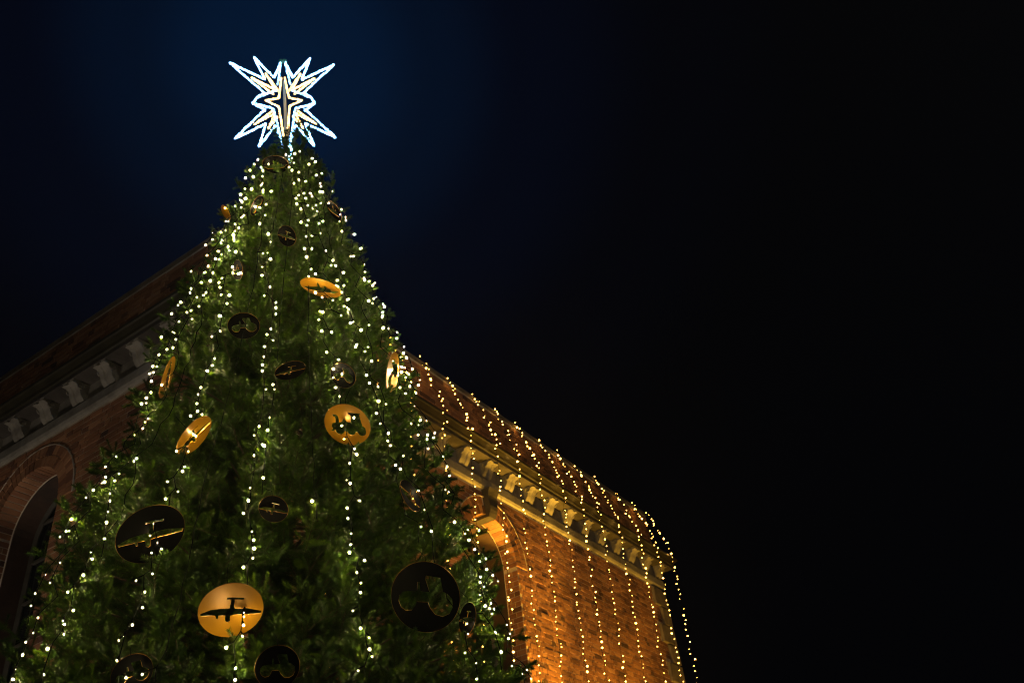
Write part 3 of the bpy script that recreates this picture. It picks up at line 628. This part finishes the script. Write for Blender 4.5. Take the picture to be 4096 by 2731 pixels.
DISCS = [
(2.824, 3.294, 6.445, 0.099, 0.035, -0.994, 0.551, -0.834, 0.026, 0.088, 'b', 'ship'),
(2.681, 3.279, 5.912, 0.618, -0.574, -0.537, 0.035, -0.662, 0.748, 0.071, 'b', 'tractor'),
(2.683, 3.591, 6.055, -0.574, 0.497, -0.65, 0.241, -0.657, -0.715, 0.053, 'g', 'none'),
(3.127, 3.016, 6.035, -0.47, 0.589, -0.657, 0.328, -0.575, -0.75, 0.075, 'b', 'ship'),
(2.733, 3.035, 5.519, -0.672, 0.066, -0.738, 0.348, -0.852, -0.392, 0.065, 'b', 'plane'),
(2.513, 3.193, 5.181, -0.864, 0.31, -0.396, -0.056, -0.842, -0.537, 0.059, 'b', 'ship'),
(2.832, 2.832, 5.041, 0.023, 0.363, -0.931, 0.573, -0.768, -0.285, 0.121, 'g', 'ship'),
(2.487, 3.062, 4.678, -0.172, -0.285, -0.943, 0.62, -0.775, 0.122, 0.083, 'b', 'tractor'),
(2.6, 2.804, 4.312, 0.214, -0.192, -0.958, 0.516, -0.81, 0.278, 0.079, 'b', 'plane'),
(2.846, 2.665, 4.338, -0.626, 0.039, -0.779, 0.392, -0.848, -0.357, 0.072, 'b', 'tractor'),
(2.32, 3.436, 4.431, 0.758, -0.608, -0.237, -0.511, -0.779, 0.364, 0.114, 'g', 'ship'),
(3.261, 2.665, 4.568, 0.486, -0.829, -0.276, 0.449, -0.034, 0.893, 0.122, 'g', 'tractor'),
(2.251, 3.054, 3.875, 0.527, -0.572, -0.629, 0.217, -0.625, 0.75, 0.107, 'g', 'plane'),
(2.773, 2.567, 3.954, -0.516, -0.046, -0.855, 0.485, -0.839, -0.248, 0.117, 'g', 'train'),
(2.999, 2.371, 3.568, 0.087, -0.987, 0.139, 0.905, 0.02, -0.425, 0.082, 'b', 'ship'),
(2.382, 2.631, 3.383, -0.551, -0.263, -0.792, 0.557, -0.823, -0.115, 0.062, 'b', 'plane'),
(2.097, 3.056, 3.325, 0.021, -0.611, -0.792, 0.684, -0.568, 0.457, 0.14, 'b', 'plane'),
(2.224, 2.662, 2.91, -0.298, -0.49, -0.819, 0.695, -0.7, 0.166, 0.119, 'g', 'plane'),
(2.917, 2.249, 3.009, -0.773, -0.268, -0.575, 0.45, -0.871, -0.199, 0.15, 'b', 'tractor'),
(3.158, 2.206, 2.956, -0.935, 0.351, 0.041, -0.354, -0.926, -0.136, 0.068, 'b', 'plane'),
(1.999, 2.905, 2.692, -0.13, -0.767, -0.628, 0.823, -0.437, 0.363, 0.073, 'b', 'tractor'),
(2.298, 2.471, 2.657, -0.543, -0.606, -0.582, 0.725, -0.688, 0.041, 0.078, 'b', 'tractor'),
]
CLEAR = []
for D in DISCS:
    c = Vector(D[:3]); v = (CAMPOS - c).normalized()
    CLEAR.append((c + v * 0.05, Vector(D[3:6]), D[9]))

boughs = []
from mathutils import noise as mnoise
z = 0.55
GA = 2.39996
i = 0
while z < 6.98:
    # golden angle placement down the cone, denser where the tree is narrow
    r = trad(0, z)
    dz = 0.0110 / (2 * pi * max(r, 0.10)) * (1.0 if z > 2.2 else 2.2)
    z += dz; i += 1
    th = (i * GA + rnd.uniform(-.2, .2)) % (2 * pi); th = th - 2 * pi if th > pi else th
    if abs(th) > 2.0 and rnd.random() < 0.45: continue
    R_ = trad(th, z)
    inn = rnd.choice([0, 0, 0, 0.10, 0.2, 0.32]) if r > .4 else 0
    pn = tpos(th, z, R_)
    cl = mnoise.noise(pn * 2.6) * 0.12 + mnoise.noise(pn * 6.5) * 0.19
    rad = R_ - 0.035 + (cl - 0.03 + rnd.gauss(0, 0.03)) * min(1, r * 1.3) - inn * min(1, r)
    if rnd.random() < 0.05: rad += 0.09
    p = tpos(th, z, max(0.03, rad))
    if keep_clear(p): continue
    f = (z - 0.5) / (APEX - 0.5)
    el = rnd.gauss(0.42 + 0.25 * f, 0.26) + (0.5 if z > 6.6 else 0)
    az = rnd.gauss(0, 0.33)
    d = tdir(th + az); d = Vector((d.x * cos(el), d.y * cos(el), sin(el)))
    roll = rnd.uniform(-.9, .9)
    q = d.to_track_quat('X', 'Z') @ Quaternion((1, 0, 0), roll)
    sc = rnd.uniform(0.8, 1.15) * (0.62 if z > 6.7 else (0.8 if z > 5.8 else 1))
    boughs.append((p, q, sc, th, rnd.randrange(6)))
# inner boughs that fill the depth of the crown
for k in range(2000):
    z = rnd.uniform(0.6, 6.3); th = rnd.uniform(-pi, pi)
    if z < 2.0 and rnd.random() < .5: continue
    R_ = trad(th, z)
    if rnd.random() > R_ / 1.3: continue
    p = tpos(th, z, R_ * rnd.uniform(.45, .84))
    el = rnd.gauss(0.0, .6); az = rnd.gauss(0, .7); d = tdir(th + az); d = Vector((d.x * cos(el), d.y * cos(el), sin(el)))
    boughs.append((p, d.to_track_quat('X', 'Z') @ Quaternion((1, 0, 0), rnd.uniform(-1.5, 1.5)), rnd.uniform(1.1, 1.5), th + 3.0 * (abs(th) < 2), rnd.randrange(6)))
# twigs that carry the bulbs: a tip right beside each one
for bt in BUL:
    if rnd.random() < 0.72:
        th = radians(bt[0]); p = tpos(th + rnd.uniform(-.03, .03), bt[1] + rnd.uniform(-.035, .03), bt[2] + rnd.uniform(-.02, .02))
        if keep_clear(p): continue
        d = (tdir(th + rnd.gauss(0, .5)) + Vector((0, 0, rnd.gauss(0.5, .3)))).normalized()
        boughs.append((p, d.to_track_quat('X', 'Z') @ Quaternion((1, 0, 0), rnd.uniform(-1, 1)), rnd.uniform(.7, 1.0) * (0.7 if bt[1] > 6 else 1), th, rnd.randrange(6)))
# ragged tips sticking out of the outline
for k in range(110):
    s_ = -1 if k % 2 else 1
    z = rnd.uniform(2.3, 6.2); th = s_ * rnd.uniform(1.0, 1.75); R_ = trad(th, z)
    p = tpos(th, z, R_ + rnd.uniform(.0, .11) * min(1, R_ * 1.2)); el = rnd.gauss(.28, .22); d = tdir(th + rnd.gauss(0, .25)); d = Vector((d.x * cos(el), d.y * cos(el), sin(el)))
    if keep_clear(p): continue
    boughs.append((p, d.to_track_quat('X', 'Z') @ Quaternion((1, 0, 0), rnd.uniform(-.5, .5)), rnd.uniform(.85, 1.15) * (.75 if z > 5.2 else 1), th, rnd.randrange(6)))
# leader shoots at the top
for k in range(60):
    a = rnd.uniform(-pi, pi); z = rnd.uniform(6.7, 7.14); rr = rnd.uniform(.05, .27)
    p = tpos(a, z + .06, rr); el = rnd.uniform(.7, 1.3)
    d = tdir(a); d = Vector((d.x * cos(el), d.y * cos(el), sin(el)))
    boughs.append((p, d.to_track_quat('X', 'Z') @ Quaternion((1, 0, 0), rnd.uniform(-3, 3)), .7, a, rnd.randrange(6)))
def vis(b):
    s = screen(b[0])
    if not s or not (0 < s[0] < 2352 and 0 < s[1] < 1568): return 0
    return max(0, cos(b[3])) * b[2] / s[2]
boughs.sort(key=lambda b: -vis(b))
protos = {}
for p, q, sc, th, k in boughs[:300]:
    o = link_mesh('branch', BOUGH[k], TREE); o.location = p - AX; o.rotation_mode = 'QUATERNION'; o.rotation_quaternion = q; o.scale = (sc, sc, sc)
    protos.setdefault(k, o)

# the remaining boughs: one object, instances of the same six bough meshes
rest = boughs[300:]
me = bpy.data.meshes.new('foliage'); me.from_pydata([tuple(b[0] - AX) for b in rest], [], [])
a = me.attributes.new('rot', 'FLOAT_VECTOR', 'POINT'); a.data.foreach_set('vector', [c for b in rest for c in b[1].to_euler('XYZ')])
a = me.attributes.new('scl', 'FLOAT', 'POINT'); a.data.foreach_set('value', [b[2] for b in rest])
a = me.attributes.new('kind_index', 'INT', 'POINT'); a.data.foreach_set('value', [b[4] for b in rest])
fo = link_mesh('foliage', me, TREE); tag(fo, kind='stuff')
ng = bpy.data.node_groups.new('boughs_on_points', 'GeometryNodeTree')
ng.interface.new_socket('Geometry', in_out='INPUT', socket_type='NodeSocketGeometry'); ng.interface.new_socket('Geometry', in_out='OUTPUT', socket_type='NodeSocketGeometry')
gi = ng.nodes.new('NodeGroupInput'); go = ng.nodes.new('NodeGroupOutput')
gti = ng.nodes.new('GeometryNodeGeometryToInstance')
for k in reversed(range(6)):
    n = ng.nodes.new('GeometryNodeObjectInfo'); n.transform_space = 'ORIGINAL'; n.inputs['Object'].default_value = protos[k]
    ng.links.new(n.outputs['Geometry'], gti.inputs[0])
iop = ng.nodes.new('GeometryNodeInstanceOnPoints')
def named(nm, ty):
    n = ng.nodes.new('GeometryNodeInputNamedAttribute'); n.data_type = ty; n.inputs[0].default_value = nm; return n.outputs[0]
ng.links.new(gi.outputs[0], iop.inputs['Points']); ng.links.new(gti.outputs[0], iop.inputs['Instance'])
iop.inputs['Pick Instance'].default_value = True
ng.links.new(named('kind_index', 'INT'), iop.inputs['Instance Index'])
e2r = ng.nodes.new('FunctionNodeEulerToRotation'); ng.links.new(named('rot', 'FLOAT_VECTOR'), e2r.inputs[0]); ng.links.new(e2r.outputs[0], iop.inputs['Rotation'])
ng.links.new(named('scl', 'FLOAT'), iop.inputs['Scale']); ng.links.new(iop.outputs[0], go.inputs[0])
md = fo.modifiers.new('boughs', 'NODES'); md.node_group = ng
print('boughs', len(boughs))

# dark inner wood: thin dead limbs reaching from the trunk
m = MB()
for k in range(260):
    z = rnd.uniform(0.6, 6.6); th = rnd.uniform(-pi, pi); r = trad(th, z) * rnd.uniform(.75, .92)
    a = Vector((0, 0, z - 0.1 * r)); b = tpos(th, z, r) - AX
    m.tube([a, a.lerp(b, .5) + Vector((0, 0, .03)), b], [.014, .009, .004], 4, cap=False)
tag(m.build('limbs', M_BARK, TREE), kind='stuff')

# ------------------------------------------------------------------ fairy lights on the tree
def bulb_mesh(name, mt, r):
    m = MB(); m.ball((0, 0, 0), r, nu=6, nv=4)
    return m.mesh(name, [mt], smooth=True)
B_TREE = bulb_mesh('led_bulb', M_BULB_COOL, 0.0031)
B_WALL = bulb_mesh('warm_bulb', M_BULB_WARM, 0.0088)
LAB = ['last white fairy light string at the right edge of the tree, beside the orange wall',
 'white fairy light string inside the right tree edge, passing the small dark disc',
 'white fairy light string right of the large dark disc with a vehicle cut-out',
 'white fairy light string passing beside the gold disc with a steam train cut-out',
 'long straight fairy light string with the brightest white bulbs, right of the tree centre',
 'white fairy light string in the dark gap right of the tree centre',
 'white fairy light string along the tree centre under the star cable',
 'white fairy light string hanging across the gold disc with the aeroplane cut-out',
 'white fairy light string between the aeroplane disc and the large dark oval disc',
 'white fairy light string crossing the tilted gold disc at mid height on the left',
 'white fairy light string running down over the large dark oval disc at lower left',
 'white fairy light string left of the large dark oval disc',
 'white fairy light string just inside the left edge of the tree',
 'outermost white fairy light string down the left edge of the tree']
EDG = [-80, -50, -42, -33, -23, -12, -4, 3, 11, 19, 29, 37, 45, 52, 75]
for si in range(len(EDG) - 1):
    bl = sorted([b for b in BUL if EDG[si] <= b[0] < EDG[si + 1]], key=lambda b: -b[1])
    if len(bl) < 2: continue
    root = empty('fairy_light_string', AX); tag(root, LAB[si], 'fairy lights', 'strings of white fairy lights on the Christmas tree')
    # the cable is a smooth line between the bulbs, each bulb on a short tail
    ths = [b[0] for b in bl]; sm = [sum(ths[max(0, i - 3):i + 4]) / len(ths[max(0, i - 3):i + 4]) for i in range(len(ths))]
    m = MB(); pts = [tpos(radians(sm[0]), min(7.0, bl[0][1] + .12), trad(radians(sm[0]), min(7.0, bl[0][1] + .12)) + .01) - AX]; hold = MB()
    for b, s in zip(bl, sm):
        th = radians(b[0]); p = tpos(th, b[1], b[2] + 0.03) - AX
        s2 = s if abs(s - b[0]) < 9 else b[0]
        c = tpos(radians(s2 * .6 + b[0] * .4), b[1] + 0.02, b[2] + 0.028) - AX
        q0 = pts[-1]
        if (c - q0).length > 0.14:
            for f_ in range(1, int((c - q0).length / 0.07)):
                m_ = q0.lerp(c, f_ * 0.07 / (c - q0).length) + AX; zz = m_.z; a_ = m_ - AX; th_ = atan2(a_.dot(VL), a_.dot(VB))
                pts.append(tpos(th_, zz, trad(th_, zz) + rnd.uniform(-.02, .012)) - AX)
        if (c - pts[-1]).length > 0.015: pts.append(c)
        hold.tube([c, p + Vector((0, 0, .006))], [.0022, .0035], 5)
        o = link_mesh('bulb', B_TREE, root, p)
        k = rnd.choice([.32, .45, .6, .75, .9, 1, 1.1, 1.5]); o.scale = (k, k, k)
    pts.append(pts[-1] + Vector((0, 0, -0.1)))
    m.tube(pts, 0.0022, 5); m.build('cable', M_CABLE, root)
    tag(hold.build('bulb_holders', M_CABLE, root), kind='stuff')

# ------------------------------------------------------------------ curtain of warm lights on the right facade
TOPS = [4.75, 5.3, 5.9, 6.5, 7.06, 7.60, 8.18, 8.66, 9.17, 9.77, 10.28, 10.82, 11.42, 12.10, 12.72, 13.30]
ordn = ['hidden behind the tree nearest the building corner', 'behind the tree, second from the building corner', 'behind the tree, third from the building corner', 'emerging right at the edge of the tree',
        'just right of the tree, crossing the first visible bracket', 'passing left of the dark keystone', 'passing just right of the dark keystone', 'along the brightly lit brick pier',
        'immediately right of the bright brick pier', 'second to the right of the bright brick pier', 'third to the right of the bright brick pier', 'across the middle of the plain brick wall',
        'fourth from the far end of the facade', 'third from the far end of the facade', 'beside the stone quoins, next to last', 'at the far end past the stone quoins against the black sky']
for i, x in enumerate(TOPS):
    root = empty('curtain_light_string', (x, YW, 0))
    tag(root, 'warm curtain light string ' + ordn[i], 'fairy lights', 'warm curtain light strings hanging from the parapet')
    zb = interp(x, [4.7, 8.6, 13.3], [3.2, 3.75, 4.55]) + rnd.uniform(-.2, .1)
    pts = [Vector((-0.03, 0.10, ZP1 + 0.035)), Vector((0, -0.035, ZP1 + 0.03)), Vector((0.03, -0.19, 7.52)), Vector((0.0, -0.305, 7.175)), Vector((-0.01, -0.30, 7.05)), Vector((0.0, -0.26, 6.0)), Vector((0, -0.19, zb))]
    # dense samples
    P_ = []
    for a_, b_ in zip(pts[:-1], pts[1:]):
        n = max(1, int((b_ - a_).length / (rnd.uniform(0.072, 0.09) if b_.z < 6.9 else 0.058)))
        for k in range(n): P_.append(a_.lerp(b_, k / n))
    P_.append(pts[-1])
    cab = []; hold = MB()
    for k, p in enumerate(P_):
        c = p + Vector((rnd.gauss(0, .03 if p.z > 7.0 else .009), rnd.gauss(0, .006), rnd.gauss(0, .008))); cab.append(c)
        if k == 0 or rnd.random() < 0.03: continue
        q = c + Vector((rnd.choice([-1, 1]) * rnd.uniform(.008, .028), rnd.uniform(-.02, .004), rnd.uniform(-.026, .014)))
        hold.tube([c, q], [.0018, .003], 4)
        o = link_mesh('bulb', B_WALL, root, q); s = rnd.choice([.4, .55, .65, .7, .8, .9, 1.0, 1.4]); o.scale = (s, s, s)
    m = MB(); m.tube(cab, 0.0025, 4); m.build('cable', M_CABLE, root)
    tag(hold.build('bulb_holders', M_CABLE, root), kind='stuff')

# ------------------------------------------------------------------ ornament discs
def ell(cx, cy, rx, ry, n=20, a0=0, a1=2 * pi): return [(cx + rx * cos(a0 + (a1 - a0) * i / n), cy + ry * sin(a0 + (a1 - a0) * i / n)) for i in range(n if a1 - a0 > 6.2 else n + 1)]
SIL = {
 'none': [],
 'plane': [[(-.95, .08), (-.93, .0), (-.50, -.09), (-.48, -.22), (-.42, -.23), (-.41, -.11), (-.20, -.16), (-.22, -.36), (-.16, -.43), (-.08, -.40), (-.05, -.20), (.10, -.19), (.5, -.27), (.88, -.34), (.93, -.24),
            (.5, -.04), (.12, .04), (.10, .10), (.16, .38), (.42, .30), (.46, .37), (.10, .47), (-.06, .50), (-.08, .43), (.06, .40), (-.04, .09), (-.25, .12), (-.6, .16)]],
 'train': [[(-.62, -.30), (-.52, -.30), (-.46, -.22), (-.44, -.33), (-.36, -.41), (-.24, -.42), (-.15, -.35), (-.13, -.28), (-.02, -.28), (.02, -.37), (.12, -.42), (.22, -.38), (.27, -.28), (.34, -.28), (.40, -.38), (.52, -.42), (.62, -.36), (.66, -.24),
            (.64, -.06), (.54, .0), (.46, .42), (.50, .50), (.04, .50), (.06, .42), (.14, .38), (.12, .10), (-.02, .12), (-.06, .22), (-.14, .22), (-.18, .10), (-.28, .08), (-.30, .30), (-.38, .38), (-.52, .38), (-.50, .30), (-.42, .26), (-.42, .06), (-.54, .02), (-.58, -.12), (-.54, -.22)]],
 'tractor': [[(-.62, .02), (-.64, -.12), (-.58, -.26), (-.46, -.34), (-.32, -.32), (-.24, -.22), (-.20, -.12), (.06, -.12), (.12, -.26), (.24, -.40), (.42, -.44), (.58, -.36), (.66, -.20), (.64, -.02), (.52, .10), (.42, .14), (.36, .46), (.02, .50), (.0, .42), (.10, .12),
              (-.06, .12), (-.12, .14), (-.13, .34), (-.19, .34), (-.20, .14), (-.40, .12), (-.54, .10)]],
 'ship': [[(-.80, -.10), (-.55, -.34), (.45, -.36), (.78, -.06), (.40, -.10), (.40, .04), (.26, .04), (.26, .22), (.14, .22), (.14, .04), (.0, .06), (-.02, .44), (-.08, .44), (-.12, .08), (-.46, -.04)]],
}
def disc_mesh(sil, R, mir):
    cu = bpy.data.curves.new('cutout_disc', 'CURVE'); cu.dimensions = '2D'; cu.fill_mode = 'BOTH'; cu.extrude = 0.0016
    def spl(pts):
        s = cu.splines.new('POLY'); s.points.add(len(pts) - 1)
        for i, (x, y) in enumerate(pts): s.points[i].co = (x * R, y * R, 0, 1)
        s.use_cyclic_u = True
    F_ = 1.0 if sil == 'plane' else 1.22
    spl(ell(0, 0, 1, 1, 56))
    for s in SIL[sil]: spl([(-a_, b_) if mir else (a_, b_) for a_, b_ in [(p_[0] * F_, p_[1] * F_) for p_ in s]])
    o = bpy.data.objects.new('tmp', cu); COL.objects.link(o)
    bpy.context.view_layer.update()
    dg = bpy.context.evaluated_depsgraph_get()
    me = bpy.data.meshes.new_from_object(o.evaluated_get(dg))
    bpy.data.objects.remove(o); bpy.data.curves.remove(cu)
    me.name = 'cutout_disc'; me.materials.clear(); me.materials.append(M_GOLD); me.materials.append(M_BLACK)
    for p in me.polygons: p.material_index = 1 if p.normal.z < -0.5 else 0
    return me
DL = ['small dark disc right under the star with a ship cut-out', 'small dark tilted disc near the top left among many bulbs', 'plain small pale gold disc sticking out at the upper left edge', 'small dark tilted disc at the upper right edge with a gold rim',
 'small dark disc below the top, in the middle of the tree', 'narrow dark disc with gold lower rim on the upper left', 'wide flat gold disc in the upper right part of the tree', 'round dark disc left of centre in the upper half',
 'dark leaning oval disc in the very middle of the tree', 'dark disc with a gold arc rim, above the gold steam train disc', 'narrow gold disc seen almost edge-on at the left edge', 'upright narrow gold disc at the right edge where the curtain lights begin',
 'tilted gold disc seen obliquely on the left at mid height', 'large gold disc with a steam train cut-out', 'narrow dark disc with orange rim at the right edge near the window arch', 'dark disc with gold top rim below the tree middle',
 'large dark oval disc with an aeroplane cut-out at lower left', 'large round gold disc with an aeroplane cut-out, lit by a bulb', 'largest dark disc with a vehicle cut-out at lower right', 'small narrow disc just right of the largest dark disc',
 'dark disc with gold rim and tractor cut-out at the bottom left', 'thin-rimmed dark disc with tractor cut-out at the bottom middle']
ICU = disc_mesh
for D, lab in zip(DISCS, DL):
    c = Vector(D[:3]); v = (CAMPOS - c).normalized(); c = c + v * 0.05
    n = Vector(D[3:6]); x = Vector(D[6:9]); x = (x - n * x.dot(n)).normalized(); R = D[9]
    if D[10] == 'b': n = -n; x = -x
    y = n.cross(x)
    if y.z < 0 and D[10] == 'g': pass
    root = empty('disc_ornament', c); tag(root, lab, 'ornament', 'metal disc ornaments hanging in the Christmas tree')
    root.rotation_mode = 'QUATERNION'
    root.rotation_quaternion = Matrix((x, y, n)).transposed().to_quaternion()
    link_mesh('cutout_disc', ICU(D[11], R, D[10] == 'b'), root)
    m = MB(); a_ = Vector((0, R - .006, 0)); m.tube([a_, a_ + Vector((0, .03, -.005)), a_ + Vector((0.01, .06, -.05))], .0012, 4); m.build('hanger_wire', M_CABLE, root)
    m = MB(); m.tube([(R * cos(t * pi / 32), R * sin(t * pi / 32), 0) for t in range(65)], 0.0015, 5); m.build('rim', M_RIM, root)

# ------------------------------------------------------------------ the star
SC = tpos(0, 7.60, 0.0) + VL * 0.085
K = 6.9e-4; SE, CE = 0.788, 0.616
STAR = empty('star_topper', SC); tag(STAR, 'large star of cool white and warm LED rope light on the tree top', 'star')
def sp(x, y, d):
    x, y = x * .9936 - y * .1132, x * .1132 + y * .9936
    return -VL * (x * K) + VB * (d * 1.0) + Vector((0, 0, (y * K - d * SE) / CE))
OUTER = [[(-30, 480, 0), (-110, 290, .05), (-335, 530, .10), (-215, 265, .03), (-625, 465, 0), (-225, 110, .02), (-300, 65, .12), (-345, -5, .18), (-120, -65, .2), (-35, -490, .05)],
         [(-225, -70, -.05), (-560, -390, 0), (-220, -230, 0), (-315, -490, -.10), (-115, -250, 0), (-34, -480, -.03)],
         [(-28, 480, -.02), (-80, 210, -.08)], [(-345, -5, .18), (-225, -90, 0)], [(-305, 60, .1), (-90, 140, .05)]]
INNER = [[(-22, 280, .2), (-58, 50, .22), (-200, 25, .26), (-60, -40, .24), (-25, -350, .2)],
         [(-110, 150, .1), (-370, 285, .04), (-120, 95, .1)], [(-60, 130, .12), (-205, 335, .1), (-105, 160, .1)],
         [(-140, -90, .05), (-350, -240, 0), (-120, -120, .05)], [(-120, -130, .05), (-200, -290, -.04), (-85, -150, .05)]]
for lst, mb_, mr_, lab in ((OUTER, M_STAR_COOL, M_ROPE_COOL, 'cool white'), (INNER, M_STAR_WARM, M_ROPE_WARM, 'warm white')):
    for poly in lst:
        for s in (1, -1):
            pts = [sp(x * s - (5 if s < 0 else 0), y + (4 if s < 0 else 0), d) for x, y, d in poly]
            rope = MB(); rope.tube(pts, 0.0074, 6); ro = rope.build('rope_light', mr_, STAR)
            tag(ro, 'rope light of %s LEDs' % lab)
            bd = MB()
            for a_, b_ in zip(pts[:-1], pts[1:]):
                n = max(1, int((b_ - a_).length / 0.021)); st = rnd.uniform(0, 1)
                for k in range(n):
                    q = a_.lerp(b_, (k + 0.5) / n) + Vector((rnd.uniform(-.002, .002), rnd.uniform(-.002, .002), rnd.uniform(-.002, .002)))
                    bd.ball(q, rnd.uniform(.0076, .0090), nu=5, nv=3)
            tag(bd.build('led_beads', mb_, ro), kind='stuff')
m = MB()   # metal frame behind the ropes
for s in (1, -1):
    for poly in OUTER[:2]:
        m.tube([sp(x * s, y, d - .02) for x, y, d in poly], 0.004, 4)
tag(m.build('wire_frame', M_POLE, STAR))
m = MB(); m.tube([sp(0, -560, 0), sp(0, 250, 0)], [.018, .010], 8); m.build('centre_pole', M_POLE, STAR)
for s in (-1, 1):
    m = MB(); m.ball(sp(s * 22, 495, 0), 0.021, nu=10, nv=8); m.build('end_cap', simple('green_glass_cap', (.05, .16, .10), .2), STAR)
cabm = MB(); pp = [sp(40, -470, .02), sp(55, -500, .05), sp(30, -560, .08), sp(15, -620, .1), sp(35, -640, .1)]
cabm.tube(pp, .004, 5); co = cabm.build('supply_cable', M_CABLE, STAR)
bd = MB()
for a_, b_ in zip(pp[:-1], pp[1:]):
    for k in range(3): bd.ball(a_.lerp(b_, k / 3) + Vector((rnd.uniform(-.008, .008), 0, rnd.uniform(-.008, .008))), .006, nu=5, nv=3)
tag(bd.build('led_beads', M_STAR_COOL, co), kind='stuff')

# ------------------------------------------------------------------ thin haze added for a faint glow about the star
H = MB(); H.box((-9, -7, -1), (20, 19, 9.6))
hz = H.build('haze', [bpy.data.materials.new('haze')])
hm = hz.data.materials[0]; hm.use_nodes = True; nt = hm.node_tree; nt.nodes.clear()
ho = nt.nodes.new('ShaderNodeOutputMaterial'); hv = nt.nodes.new('ShaderNodeVolumePrincipled')
hv.inputs['Color'].default_value = (0.80, 0.88, 1.0, 1); hv.inputs['Density'].default_value = 0.0007; hv.inputs['Anisotropy'].default_value = 0.3
nt.links.new(hv.outputs[0], ho.inputs['Volume'])
tag(hz, kind='stuff')
for o in bpy.data.objects:
    if '_o' in o: del o['_o']
